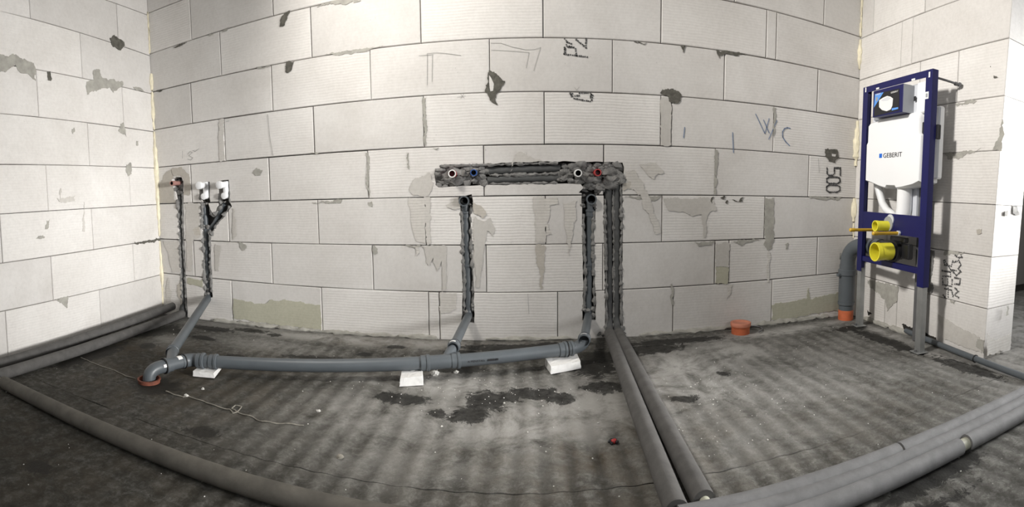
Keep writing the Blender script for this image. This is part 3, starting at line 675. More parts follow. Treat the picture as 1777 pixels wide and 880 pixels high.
st = stroke('r', [[(1658,443),(1663,447),(1670,447),(1668,442)], [(1638,452),(1640,460),(1651,462),(1654,453)], [(1640,452),(1652,470)], [(1636,470),(1650,472),(1650,480),(1637,479)], [(1656,455),(1664,452),(1668,460),(1663,466),(1668,472),(1660,478),(1655,472)],
    [(1636,484),(1637,494),(1652,497),(1653,486)], [(1645,484),(1645,496)], [(1657,482),(1667,484),(1666,494),(1657,493)], [(1650,468),(1660,470)], [(1640,501),(1652,504),(1654,514)], [(1646,500),(1646,515)], [(1658,500),(1664,506),(1656,512),(1664,516)], [(1637,512),(1640,516)]], 0.0078, 'stamp', 'printed_stamp', 0.0100)
st['label'] = 'dense black dotted stamp lying on its side'

# ------------------------------------------------------------------ mortar packed into the chases, foam in the corners
rm = random.Random(8)
def P(px, py, off): return on_back(px, py, off)
def bpath(pp, off): return [P(x, y, off) for x, y in pp]
def mortar_beads(pp, r, off=-0.012):
    bm = bmesh.new(); bead(bm, bpath(pp, off), r*.8, rm); return link('mortar_bead', bm, 'mortar', wall_back, True)
for pp, r, off in [
 ([(763,288),(800,287),(848,286.5),(900,285),(968,283)], .008, -.004), ([(850,304.5),(900,303.5),(968,302)], .011, -.014), ([(849,319),(900,318.5),(968,317.5)], .007, -.006),
 ([(1050,345),(1050,400),(1052,480),(1053,570)], .009, -.004), ([(1077.5,318),(1079,400),(1077,440),(1078,500),(1079,575)], .009, -.004), ([(1064,330),(1065,430),(1065,500),(1066,560)], .008, -.018),
 ([(1013,372),(1012,400),(1014,440),(1016,480),(1013,540)], .010, -.006), ([(1031,366),(1029,400),(1029,440),(1031,480),(1031,540)], .010, -.006),
 ([(801,366),(803,400),(802,440),(806,480),(805,540)], .009, -.006), ([(817,358),(817,400),(818,440),(821,480),(820,540)], .009, -.006),
 ([(308,345),(311,400),(314,470),(317,540)], .010, -.006), ([(317,335),(317.5,400),(321,470),(324,540)], .009, -.006),
 ([(351,355),(350,390),(353,430),(356,510)], .011, -.006), ([(365,400),(365,440),(366,470),(368,508)], .011, -.006), ([(364,362),(370,374),(376,368),(386,355)], .012, -.010), ([(400,357),(388,375),(376,391),(367,408)], .012, -.006), ([(398,318),(399,352)], .007, -.004),
 ([(346,345),(352,356),(361,352)], .010, -.008), ([(380,346),(384,352),(392,350)], .009, -.008)]:
    mortar_beads(pp, r, off)
def mortar_fill(boxes, name='mortar_fill'):
    bm = bmesh.new()
    for x0, x1, y0, y1, n, r in boxes:
        for i in range(n):
            c = P(rm.uniform(x0, x1), rm.uniform(y0, y1), 0); c.y = rm.uniform(0.004, 0.03)
            lump(bm, c, r*rm.uniform(0.7, 1.25), rm, (1.25, 0.75, 0.9))
    return link(name, bm, 'mortar', wall_back, True)
mortar_fill([(758,846,292,320,46,.020), (764,842,289,299,14,.014), (756,776,306,325,10,.014)])
mortar_fill([(970,1078,285,315,60,.020), (980,1075,284,296,18,.014), (1050,1078,290,322,14,.022)])
mortar_fill([(1012,1046,318,330,18,.015), (1030,1044,331,336,4,.010)])
mortar_fill([(803,822,541,549,8,.012), (805,820,551,556,4,.012)]); mortar_fill([(1012,1033,537,552,9,.012)]); mortar_fill([(1052,1080,566,582,12,.016), (1058,1072,572,580,3,.024)])
mortar_fill([(300,318,310,338,16,.014)]); mortar_fill([(316,326,540,552,6,.012)]); mortar_fill([(354,369,480,514,10,.012), (350,366,380,420,8,.013)]); mortar_fill([(799,801,342,366,4,.008), (815,819,342,366,4,.008)]); mortar_fill([(1011,1014,338,366,5,.009), (1032,1034,334,366,5,.009)])
mortar_fill([(1040,1082,560,590,5,.02)])
rf = random.Random(4)
def foam(pp, side, rads):
    par = wall_left if side == 'l' else wall_right
    pts = []
    for x, y in pp:
        p = on_back(x, y, 0.008); p.x = (0.004 if side == 'l' else right_x(0) - 0.006); p.y = -0.006; pts.append(p)
    q = resample(pts, 0.02); n = len(q)
    rad = [max(0.003, rads[min(len(rads)-1, int(i/n*len(rads)))]*(0.75+0.6*abs(noise.noise(Vector((i*.4, 3, 1)))))) for i in range(n)]
    bm = bmesh.new(); rings = tube(bm, q, rad, 8)
    for rg in rings:
        for v in rg: v.co += Vector((rf.uniform(-.003, .003), rf.uniform(-.003, .003), rf.uniform(-.004, .004)))
    return link('expanding_foam', bm, 'foam', par, True)
foam([(258,20),(261,93)], 'l', [.005]); foam([(263,128),(265,156)], 'l', [.012, .016, .008]); foam([(265,160),(269,225)], 'l', [.012, .015, .006]); foam([(270,228),(275,330),(277,410)], 'l', [.009, .018, .020, .018, .013, .007]); foam([(278,418),(283,470),(286,528)], 'l', [.006, .010, .016, .008, .007])
foam([(1498,-20),(1497,30),(1496,64)], 'r', [.010, .006, .008]); foam([(1496,70),(1493,120)], 'r', [.010, .018, .015, .006]); foam([(1490,210),(1486,250),(1484,288)], 'r', [.012, .020, .028, .024, .010]); foam([(1483,344),(1480,384)], 'r', [.014, .026, .024, .012]); foam([(1480,388),(1479,412)], 'r', [.005])

# ------------------------------------------------------------------ plastic waste pipes
def ring_profile(r): return [(-.030, r), (-.030, r+.0035), (-.008, r+.0035), (-.006, r+.0065), (.004, r+.0065), (.006, r+.0035), (.006, r)]
def collar(org, axis, r, parent, name='socket_collar', m_='pvc'):
    bm = bmesh.new(); lathe(bm, ring_profile(r), org, axis, 28); return link(name, bm, m_, parent, True)
def seal(org, axis, r, parent):
    bm = bmesh.new(); lathe(bm, [(.004, r+.0008), (.004, r+.004), (.0085, r+.004), (.0085, r+.0008)], org, axis, 24); return link('rubber_seal', bm, 'rubber', parent, True)
def pipe(name, pts, r, parent, m_='pvc', seg=24):
    bm = bmesh.new(); tube(bm, pts, r, seg); return link(name, bm, m_, parent, True)
def sticker(org, axis, r, ang, w_, h_, parent, name='label_sticker', m_='label'):
    """a paper label wrapped on a pipe; ang measured round the axis"""
    ax = Vector(axis).normalized(); up = Vector((0, 0, 1)); x = ax.cross(up)
    if x.length < 0.1: x = Vector((1, 0, 0))
    x.normalize(); y = x.cross(ax); bm = bmesh.new(); rows = []
    for i in range(6):
        a = ang + (i/5-0.5)*h_/r; d = (x*math.cos(a) + y*math.sin(a))*(r+.0008)
        rows.append([bm.verts.new(Vector(org) + ax*(-w_/2) + d), bm.verts.new(Vector(org) + ax*(w_/2) + d)])
    for a, b in zip(rows, rows[1:]): bm.faces.new((a[0], a[1], b[1], b[0]))
    return link(name, bm, m_, parent, True)

R0 = 0.027
H = on_floor(259, 662, 0.0)
A0 = on_floor(283, 636, 0.050); A1 = on_floor(318, 627, 0.050); Q0 = on_floor(348, 626, 0.052); Q1 = on_floor(745, 629.5, 0.063); Q2 = on_floor(992, 604.5, 0.072)
main = empty('waste_pipe', (H.x, H.y, 0))
tag(main, 'long grey plastic waste pipe on white block pieces along the back wall', 'pipe')
def setp(o, par):
    o.parent = par; o.matrix_parent_inverse = Matrix.Translation(par.location).inverted() if par.parent is None else Matrix(); return o
def thing_parts(par):
    for c in list(par.children):
        if c.matrix_parent_inverse == Matrix(): c.matrix_parent_inverse = Matrix.Translation(par.location).inverted()
dirA = (A1-A0).normalized(); dirM = (Q2-Q0).normalized()
pipe('floor_elbow', [Vector((H.x, H.y, -.03)), Vector((H.x, H.y, .004))] + arc((H.x, H.y, .006), (H.x, H.y, .054), A0, 10), R0+.001, main)
e = collar(A0 + dirA*.012, -dirA, R0, main); seal(A0 + dirA*.012, -dirA, R0+.003, e)
sec = pipe('pipe_section', [A0 + dirA*.0, A1], R0, main)
seal(A1 - dirA*.005, dirA, R0+.002, main)
pipe('bend', [A1 - dirA*.012, A1] + arc(A1, A1 + dirA*.05, Q0, 8) + [Q0 + dirM*.02], R0+.0022, main)
collar(Q0 + dirM*.015, dirM, R0+.002, main); collar(Q0 + dirM*.075, dirM, R0, main)
mp = pipe('pipe_section', [Q0, Q0.lerp(Q1, .5) - Vector((0, 0, .001)), Q1], R0, main)
pipe('pipe_section', [Q1, Q1.lerp(Q2, .5), Q2], R0, main)
collar(Q1 - dirM*.005, dirM, R0+.001, main); Qw = on_floor(796, 625.5, .065); collar(Qw, dirM, R0+.001, main); pipe('wye_body', [Q1 - dirM*.02, Qw], R0+.002, main)
collar(Q2 - dirM*.03, dirM, R0, main); collar(Q2 + dirM*.0, dirM, R0-.001, main); seal(Q2 - dirM*.028, dirM, R0+.004, main)
sticker(A0.lerp(A1, .78), dirA, R0, math.radians(75), .022, .030, sec); sticker(A0 - dirA*.006, dirA, R0+.004, math.radians(20), .014, .012, main)
thing_parts(main)
# wye and branches
B1a = on_back(361, 517, -.01); B1b = on_floor(297, 613, 0.066); R1 = .024
B2a = on_back(813, 548, -.01); B2b = on_floor(788, 600, 0.106); R2 = .0205
B3a = on_back(1021, 548, -.01); B3b = on_floor(1014, 588, 0.108)
pipe('wye_branch', [A0.lerp(A1, .42), B1b + (B1a-B1b).normalized()*.03], R1+.003, main); main.children[-1]
pipe('wye_branch', [Q1.lerp(Qw, .55), B2b - (B2a-B2b).normalized()*.0], R2+.002, main)
pipe('end_elbow', [Q2, Q2 + dirM*.015] + arc(Q2 + dirM*.018, Q2 + dirM*.06 + Vector((0, 0, .01)), B3b, 8), R2+.006, main)
k2_ = collar(B2b, (B2a-B2b), R2+.001, main); seal(B2b + (B2a-B2b).normalized()*.002, (B2a-B2b), R2+.003, k2_); k3_ = collar(B3b, (B3a-B3b), R2+.002, main); seal(B3b + (B3a-B3b).normalized()*.002, (B3a-B3b), R2+.004, k3_)
collar(B1b + (B1a-B1b).normalized()*.03, (B1a-B1b), R1, main)
sticker(B2b - (B2a-B2b).normalized()*.012, (B2a-B2b), R2+.005, math.radians(100), .016, .028, k2_); sticker(B3b - (B3a-B3b).normalized()*.006, (B3a-B3b), R2+.006, math.radians(95), .014, .028, k3_)
thing_parts(main)

def branch(name, floor_end, wall_end, r, top, cover, label, open_end=True, rr_=None):
    t = empty(name, (floor_end.x, floor_end.y, 0)); tag(t, label, 'pipe')
    e_ = Vector((wall_end.x, .022, wall_end.z + .03))
    pipe('slanted_pipe', [floor_end, floor_end.lerp(wall_end, .5), wall_end], r, t)
    if top is not None:
        pipe('riser', [wall_end, Vector((wall_end.x, .018, wall_end.z+.01)), e_, Vector((top.x, .022, top.z))], r*.92, t)
        u = (Vector((top.x, .022, top.z)) - e_).normalized(); k = Vector((top.x, .022, top.z))
        collar(k - u*.045, u, r*.92, t); collar(e_.lerp(k, .42), u, r*.86, t)
        bm = bmesh.new(); q = r*.92 + .005
        lathe(bm, [(-.03, q), (.035, q), (.036, q+.003), (.046, q+.003), (.046, q-.004), (-.015, q-.004, 1), (-.015, 0, 1)], Vector((top.x, .022, top.z+.012)), (0, -1, 0), 28)
        link('outlet_socket', bm, ['pvc', 'void'], t, True)
    thing_parts(t); return t
branch('drain_branch', B2b + (B2a-B2b).normalized()*.005, B2a, R2, on_back(806, 353, -.0), None, 'grey drain pipe rising in the left of the two long middle chases')
branch('drain_branch', B3b + (B3a-B3b).normalized()*.005, B3a, R2, on_back(1025.5, 350, -.0), None, 'grey drain pipe rising in the chase beside the paired insulated risers')
t = branch('drain_branch', B1b + (B1a-B1b).normalized()*.035, B1a, R1, None, None, 'grey drain pipe slanting from the Y-shaped chase near the left corner')
e1 = Vector((B1a.x, .024, B1a.z+.04)); j0 = P(358, 405, -.026); j1 = P(355, 356, -.026); j2 = P(372, 388, -.026); j3 = P(390, 354, -.026)
pipe('riser', [B1a, Vector((B1a.x, .02, B1a.z+.015)), e1, j0, j1], .016, t); pipe('riser_arm', [j0, j2, j3], .014, t)
for c in t.children:
    c.matrix_parent_inverse = Matrix.Translation(t.location).inverted()
for (x, y, nm) in ((354.5, 322, 'left'), (389.5, 321, 'right')):
    b0 = on_back(x, y, 0.0); t = empty('pipe_fitting', (b0.x, 0.0, b0.z)); tag(t, f'white plastic pipe fitting with two plugs, the {nm} one of the pair', 'pipe fitting', 'white fittings above the Y-shaped chase')
    low = on_back(x+.5, y+19, 0.0)
    bm = bmesh.new(); tube(bm, [(b0.x+.006, .012, b0.z+.02), (b0.x+.006, .010, (b0.z+low.z)/2), (b0.x+.006, .012, low.z-.006)], .021, 16); link('body', bm, 'white', t, True)
    bm = bmesh.new(); lathe(bm, [(-.02, .019), (.045, .019), (.046, .023), (.066, .023), (.068, .020), (.068, 0)], (b0.x+.004, 0, b0.z), (0, -1, 0), 20); link('long_plug', bm, 'white', t, True)
    bm = bmesh.new(); lathe(bm, [(-.02, .017), (.012, .017), (.013, .020), (.024, .020), (.026, .017), (.026, 0)], (low.x+.008, 0, low.z), (0, -1, 0), 20); link('short_plug', bm, 'white', t, True)
    thing_parts(t)
    for c in t.children: c.matrix_parent_inverse = Matrix.Translation(t.location).inverted()

# water pipe stubs sticking out of the wall
for (x, y, r, m1, m2, ln, lab) in ((787, 302, .020, 'label', 'red_in', .050, 'red-bored pipe stub with pale rim at the left end of the wall chase'),
        (823, 300, .017, 'blue_pipe', 'void', .030, 'blue pipe stub set in mortar beside the pale-rimmed red one'),
        (1001.5, 301, .019, 'label', 'void', .052, 'white pipe stub with black bore at the right of the wall chase'),
        (1035, 300, .018, 'red', 'red_in', .048, 'bright red pipe stub at the right end of the wall chase'),
        (308.5, 318, .016, 'copper', 'void', .060, 'pinkish metal pipe stub above the narrow chase near the left corner')):
    b0 = on_back(x, y, 0.0); t = empty('pipe_stub', (b0.x, 0, b0.z)); tag(t, lab, 'pipe')
    bm = bmesh.new(); lathe(bm, [(-.03, r*.86), (ln*.45, r*.86), (ln*.46, r), (ln, r), (ln, r*.74)], b0, (0, -1, 0), 24); link('collar', bm, 'red' if m2 == 'red_in' and m1 == 'label' else m1, t, True)
    bm = bmesh.new(); lathe(bm, [(ln+.001, r*1.0), (ln+.002, r*.98), (ln+.002, r*.74), (ln+.001, r*.72)], b0, (0, -1, 0), 24); link('rim', bm, m1, t, True)
    bm = bmesh.new(); lathe(bm, [(ln, r*.745), (ln-.03, r*.745), (ln-.03, 0)], b0, (0, -1, 0), 24); link('bore', bm, m2, t, True)
    for c in t.children: c.matrix_parent_inverse = Matrix.Translation(t.location).inverted()

# ------------------------------------------------------------------ insulated water pipes
def insulated(label, runs, inner=None, m_='insul', group=None):
    p0 = Vector(runs[0][1][0]); t = empty('insulated_pipe', (p0.x, p0.y, 0)); tag(t, label, 'pipe', group)
    for nm, pts, r in runs:
        pts = resample(pts, 0.06); pts = [p + Vector((0, 0, .0015*noise.noise(p*4))) for p in pts]
        bm = bmesh.new(); tube(bm, pts, r, 18); link(nm, bm, 'insul_dark' if r < .02 else m_, t, True)
    for pts, r in (inner or []):
        bm = bmesh.new(); tube(bm, pts, r, 14); link('inner_pipe', bm, 'inner', t, True)
    for c in t.children: c.matrix_parent_inverse = Matrix.Translation(t.location).inverted()
    return t
RI = .027
a = on_back(300, 531.5, .045); b = on_floor(0, 632, RI); d = (b-a); 
insulated('grey insulated pipe lying closest along the foot of the left wall', [('foam_sleeve', [a, b, b + d*.4], .026)])
a = on_floor(313, 546, RI); b = on_floor(0, 650, RI); d = (b-a); u = on_back(320.5, 540, -.02)
insulated('grey insulated pipe from the narrow chase, outer one by the left wall', [('foam_sleeve', [Vector((a.x-.003, -.035, RI)), b, b + d*.35], RI),
   ('riser_sleeve', [Vector((a.x-.003, -.035, RI+.004)), Vector((u.x-.008, .0, .045)), Vector((u.x, .022, .10)), P(316.5, 420, -.024), P(313, 340, -.024)], .0165)])
c0, c1 = on_floor(6, 664, RI), on_floor(275, 787.5, RI); d = (c1-c0).normalized()
insulated('lone dusty insulated pipe crossing the floor at lower left', [('foam_sleeve', [c0, c1, c1 + d*1.0], RI)], [([c0 - d*.04, c0], .012)], 'insul_brown')
m1a = on_floor(1066, 594, .029); m1b = on_floor(1168, 870, .029); m2a = on_floor(1079, 589, .029); m2b = on_floor(1218, 862, .029)
x1 = P(1058, 450, 0).x; x2 = P(1071.5, 450, 0).x
zt = P(1060, 318, 0).z
insulated('left of two dark insulated pipes running from the middle chase to the camera', [('floor_sleeve', [Vector((m1a.x, -.05, .034)), m1b, m1b + (m1b-m1a).normalized()*.04], .029),
   ('riser_sleeve', [Vector((m1a.x, -.05, .04)), Vector((x1, .0, .05)), Vector((x1, .026, .10)), Vector((x1-.002, .026, .45)), Vector((x1-.006, .026, zt))], .0195)])
insulated('right of two dark insulated pipes running from the middle chase to the camera', [('floor_sleeve', [Vector((m2a.x, -.05, .034)), m2b, m2b + (m2b-m2a).normalized()*.02], .0285),
   ('riser_sleeve', [Vector((m2a.x, -.05, .04)), Vector((x2, .0, .05)), Vector((x2, .026, .10)), Vector((x2+.002, .026, .45)), Vector((x2-.002, .026, zt))], .0195)],
   [([m2b, m2b + (m2b-m2a).normalized()*.05], .014)])
for y0, y1, lab in ((297.5, 292.5, 'upper'), (313, 309.5, 'lower')):
    insulated(f'{lab} of two insulated pipes lying flat inside the horizontal wall chase', [('foam_sleeve', [P(846, y0, -.026), P(905, (y0+y1)/2-.7, -.024), P(972, y1, -.026)], .0185)])
RT = .0255
L1a, L1b = on_floor(1330, 864, RT), on_floor(1777, 683, RT); L2a, L2b = on_floor(1393, 866, RT), on_floor(1777, 699, RT); L3a, L3b = on_floor(1464, 866, RT), on_floor(1777, 715.5, RT)
d1, d2, d3 = (L1b-L1a).normalized(), (L2b-L2a).normalized(), (L3b-L3a).normalized()
g1 = on_floor(1548, 776, RT); g3a, g3b = on_floor(1657, 772, RT), on_floor(1671, 766, RT)
def along(p, o, d): return o + d*((p-o).dot(d))
g1 = along(g1, L1a, d1); g3a = along(g3a, L3a, d3); g3b = along(g3b, L3a, d3)
insulated('silvery insulated pipe at lower right, nearest the wall of three', [('foam_sleeve', [L1a - d1*.22, g1 - d1*.004], RT), ('foam_sleeve', [g1 + d1*.004, L1b + d1*.12], RT)], [([g1 - d1*.02, g1 + d1*.02], .017)], 'insul_dust')
insulated('silvery insulated pipe at lower right, middle one of three', [('foam_sleeve', [L2a - d2*.22, L2b + d2*.2], RT)], None, 'insul_dust')
insulated('silvery insulated pipe at lower right with a gap baring its inner pipe', [('foam_sleeve', [L3a - d3*.25, g3a], RT), ('foam_sleeve', [g3b, L3b + d3*.25], RT)], [([g3a - d3*.03, g3b + d3*.03], .018)], 'insul_dust')
k0, k1, k2 = on_floor(1572, 574, .016), on_floor(1691, 622, .016), on_floor(1777, 654, .016)
t = empty('conduit', (k0.x, k0.y, 0)); tag(t, 'thin grey pipe along the foot of the right wall past the pier', 'pipe')
pipe('conduit_pipe', [k0, k1, k2, k2 + (k2-k1).normalized()*.03], .0145, t); seal(k1, k2-k1, .0145, t); thing_parts(t)
for c in t.children: c.matrix_parent_inverse = Matrix.Translation(t.location).inverted()

# ------------------------------------------------------------------ orange drain sockets
def orange_socket(c, r, h, label, lid, m_):
    t = empty('drain_socket', (c.x, c.y, 0)); tag(t, label, 'pipe')
    bm = bmesh.new(); lathe(bm, [(-.03, r), (h*.6, r), (h*.62, r*1.07), (h, r*1.07), (h, r*.92), (-.02, r*.92), (-.02, 0)], (c.x, c.y, 0), (0, 0, 1), 32)
    o = link('pipe_collar', bm, m_, t, True); o.matrix_parent_inverse = Matrix.Translation(t.location).inverted()
    if lid:
        bm = bmesh.new(); lathe(bm, [(h*.70, r*.95), (h*.72, r*1.12), (h*1.0, r*1.13), (h*1.04, r*1.10), (h*1.06, r*.85), (h*1.02, r*.80), (h*1.02, 0)], (c.x, c.y, 0), (0, 0, 1), 32)
        o = link('lid', bm, 'lid', t, True); o.matrix_parent_inverse = Matrix.Translation(t.location).inverted()
    return t
orange_socket(H, .047, .014, 'dirty orange floor socket under the elbow of the long waste pipe', False, 'rust')
c = on_floor(1285, 577, .0); c.y = min(c.y, -.09)
orange_socket(c, .050, .055, 'orange capped drain stub on the floor before the back wall', True, 'orange')
t = empty('metal_hoop', (c.x+.10, c.y+.015, 0)); 
bm = bmesh.new(); tube(bm, [on_floor(1307+2*math.cos(a)*8, 571.5 - 6*math.sin(a), .006) for a in [i*math.pi/8-.9 for i in range(14)]], .0035, 8)
o = link('hoop_wire', bm, 'zinc_dark', t, True); o.matrix_parent_inverse = Matrix.Translation(t.location).inverted(); tag(t, 'dark wire loop lying beside the orange capped stub', 'wire')

# ------------------------------------------------------------------ white offcuts under the waste pipe
def offcut(label, base, h, tilt=0.0, seed=1, notch=None):
    """base: four floor points of the footprint, in order"""
    r_ = random.Random(seed); bm = bmesh.new(); c = sum(base, Vector())/len(base)
    lo, hi = [], []
    for i, p in enumerate(base):
        lo.append(bm.verts.new((p.x, p.y, .001))); q = p.lerp(c, .03)
        hi.append(bm.verts.new((q.x + r_.uniform(-.003, .003), q.y + r_.uniform(-.003, .003), h + tilt*(i/len(base)-.5) + r_.uniform(-.002, .002))))
    bm.faces.new(lo[::-1]); bm.faces.new(hi)
    n = len(base)
    for i in range(n): bm.faces.new((lo[i], lo[(i+1) % n], hi[(i+1) % n], hi[i]))
    bmesh.ops.subdivide_edges(bm, edges=bm.edges[:], cuts=5, use_grid_fill=True)
    for v in bm.verts:
        if v.co.z > .004: v.co += Vector((noise.noise(v.co*60), noise.noise(v.co*60+Vector((9, 0, 0))), noise.noise(v.co*60+Vector((0, 9, 0)))))*.0022
    o = link('block_offcut', bm, 'offcut'); tag(o, label, 'block'); return o
z1 = .022
b = [on_floor(335, 653.5), on_floor(372, 657), on_floor(384, 641), on_floor(352, 640)]
offcut('thin white block offcut under the left end of the waste pipe', b, .022, 0, 1)
b = [on_floor(693, 671.5), on_floor(735, 669), on_floor(734, 655), on_floor(697, 656)]
offcut('upright white block offcut under the middle of the waste pipe', b, .036, 0, 2)
b = [on_floor(956, 650), on_floor(1008, 640), on_floor(1003, 627), on_floor(946, 636)]
offcut('tilted white block offcut under the right end of the waste pipe', b, .036, .006, 3)

# ------------------------------------------------------------------ wall-hung toilet carrier frame
fa = on_floor(1484, 564.5); fb = on_floor(1584, 609)
FU = (fb - fa).normalized(); FN = Vector((FU.y, -FU.x, 0))
frz = math.atan2(FU.y, FU.x)
wc = empty('toilet_frame', (fa.x, fa.y, 0), frz)
tag(wc, 'tall blue toilet mounting frame with white cistern standing by the right wall', 'toilet frame')
def fp(px, py, dep=0.0):
    """where a line of sight meets the frame's front plane pushed dep towards the wall: (u, dep, height)"""
    d = ray(px, py); t = ((fa - CAM).dot(FN) - dep)/d.dot(FN); p = CAM + d*t
    return Vector(((p-fa).dot(FU), dep, p.z))
def fbox(name, lo, hi, m_, parent=wc, bev=0.0015):
    bm = bmesh.new(); box(bm, lo, hi, bev); return link(name, bm, m_, parent)
def flathe(name, prof, org, axis, m_, parent=wc, seg=28):
    bm = bmesh.new(); lathe(bm, prof, org, axis, seg); return link(name, bm, m_, parent, True)
def ftube(name, pts, r, m_, parent=wc, seg=16):
    bm = bmesh.new(); tube(bm, pts, r, seg); return link(name, bm, m_, parent, True)
def fpoly(name, pts, m_, parent, y0, y1):
    """flat shape in the frame plane, from depth y0 (front) to y1"""
    bm = bmesh.new(); f = [bm.verts.new((u, y0, v)) for u, v in pts]; g = [bm.verts.new((u, y1, v)) for u, v in pts]
    tri = tessellate_polygon([[Vector((u, 0, v)) for u, v in pts]])
    for t_ in tri: bm.faces.new([f[i] for i in t_]); bm.faces.new([g[i] for i in reversed(t_)])
    n = len(pts)
    for i in range(n): bm.faces.new((f[i], g[i], g[(i+1) % n], f[(i+1) % n]))
    return link(name, bm, m_, parent)
ZB, ZT = 0.326, 1.379
UL0, UL1, UR0, UR1 = -0.008, 0.040, 0.552, 0.602
DP = 0.036
def channel(name, u0, u1, z0, z1, open_side):
    """folded steel channel, open towards open_side (+1 towards larger u)"""
    bm = bmesh.new(); th = .003
    box(bm, (u0, 0, z0), (u1, th, z1)); 
    if open_side > 0: box(bm, (u0, th, z0), (u0+th, DP, z1)); box(bm, (u0+th, DP-th, z0), (u1-.012, DP, z1))
    else: box(bm, (u1-th, th, z0), (u1, DP, z1)); box(bm, (u0+.012, DP-th, z0), (u1-th, DP, z1))
    return link(name, bm, 'blue', wc)
lu = channel('upright', UL0, UL1, ZB, ZT, 1); ru = channel('upright', UR0, UR1, ZB, ZT, -1)
for u in (UL1-.0035, UR0+.0005):
    fbox('return_lip', (u, .003, ZB+.02), (u+.003, .022, ZT-.04), 'navy_inside', lu if u < .3 else ru, 0)
bm = bmesh.new(); box(bm, (UL1, 0.0005, 1.345), (UR0, .0035, ZT)); box(bm, (UL1, .0035, ZT-.003), (UR0, DP, ZT)); tr = link('top_rail', bm, 'blue', wc)
bm = bmesh.new(); box(bm, (UL1, .0005, .567), (UR0, .004, .672)); box(bm, (UL1, .004, .567), (UR0, .03, .570)); box(bm, (UL1, .004, .669), (UR0, .03, .672)); mpl = link('mounting_plate', bm, 'blue', wc)
bm = bmesh.new(); box(bm, (UL1, .004, .386), (UR0, .03, .416), .002); link('lower_rail', bm, 'blue', wc)
for p, dz, ty in (((1502.5, 156), .010, ru), ((1613, 129.5), .010, ru)):
    q = fp(*p); fbox('slot', (q.x-.0055, -.0008, q.z-.013), (q.x+.0055, .0, q.z+.013), 'label', lu if p[0] < 1550 else ru, 0)
for p in ((1523, 153.5), (1585, 138)):
    q = fp(*p); fbox('slot', (q.x-.014, -.0006, q.z-.0045), (q.x+.014, .0004, q.z+.0045), 'label', tr, 0)
q = fp(1608.5, 165.5); st_ = fbox('marking_sticker', (q.x-.013, -.001, q.z-.017), (q.x+.013, 0, q.z+.017), 'label', ru, 0)
fbox('sticker_print', (q.x-.007, -.0016, q.z-.009), (q.x+.007, -.001, q.z+.009), 'mid_grey', ru, 0)
for u0, u1 in ((UL0+.004, UL0+.042), (UR0+.002, UR1-.006)):
    bm = bmesh.new(); box(bm, (u0, .004, .004), (u1, .007, ZB+.05)); box(bm, (u0, .007, .004), (u0+.003, .034, ZB+.05)); box(bm, (u1-.003, .007, .004), (u1, .034, ZB+.05))
    lg = link('leg', bm, 'zinc', wc); fbox('foot_plate', (u0-.012, -.018, 0), (u1+.012, .05, .004), 'zinc', lg, .001)
    flathe('bolt', [(.004, .007), (.014, .007), (.014, 0)], ((u0+u1)/2, -.008, 0), (0, 0, 1), 'zinc_dark', lg, 10)
# cistern
tank = [(.055,1.158),(.075,1.172),(.155,1.176),(.165,1.186),(.49,1.188),(.512,1.178),(.520,1.155),(.522,1.085),(.541,1.070),(.538,.842),(.49,.826),(.40,.811),(.345,.806),(.335,.818),(.255,.819),(.245,.806),(.19,.815),(.10,.836),(.045,.846),(.043,1.052),(.055,1.066)]
bm = bmesh.new()
cx = sum(u for u, v in tank)/len(tank); cz = sum(v for u, v in tank)/len(tank)
r0 = [bm.verts.new((cx+(u-cx)*.965, .0, cz+(v-cz)*.965)) for u, v in tank]; r1 = [bm.verts.new((u, .012, v)) for u, v in tank]; r2 = [bm.verts.new((u, .115, v)) for u, v in tank]
n = len(tank)
for i in range(n):
    j = (i+1) % n; bm.faces.new((r0[i], r1[i], r1[j], r0[j])); bm.faces.new((r1[i], r2[i], r2[j], r1[j]))
for rr_, sg in ((r0, 1), (r2, -1)):
    for t_ in tessellate_polygon([[v.co for v in rr_]]): bm.faces.new([rr_[i] for i in t_])
cist = link('cistern', bm, 'white', wc, True)
fbox('cistern_back', (.03, .075, .86), (.578, .115, 1.22), 'white', cist, .008)
fbox('cistern_upper', (.060, .022, 1.165), (.520, .110, 1.335), 'grey_white', cist, .012); fbox('cistern_rib', (.425, .014, 1.18), (.434, .024, 1.33), 'white', cist, .002); fbox('cistern_rib', (.47, .012, 1.18), (.545, .03, 1.335), 'white', cist, .006)
fbox('cistern_step', (.10, .008, 1.182), (.44, .03, 1.200), 'mid_grey', cist, .003)
fbox('valve_port', (.452, .008, 1.245), (.466, .014, 1.268), 'print_black', cist, .001)
for u, zz in ((.533, 1.10), (.606, 1.085)):
    fbox('clip', (u-.010, .036 if u > .6 else .012, zz-.035), (u+.010, .058 if u > .6 else .03, zz+.035), 'black', wc, .003)
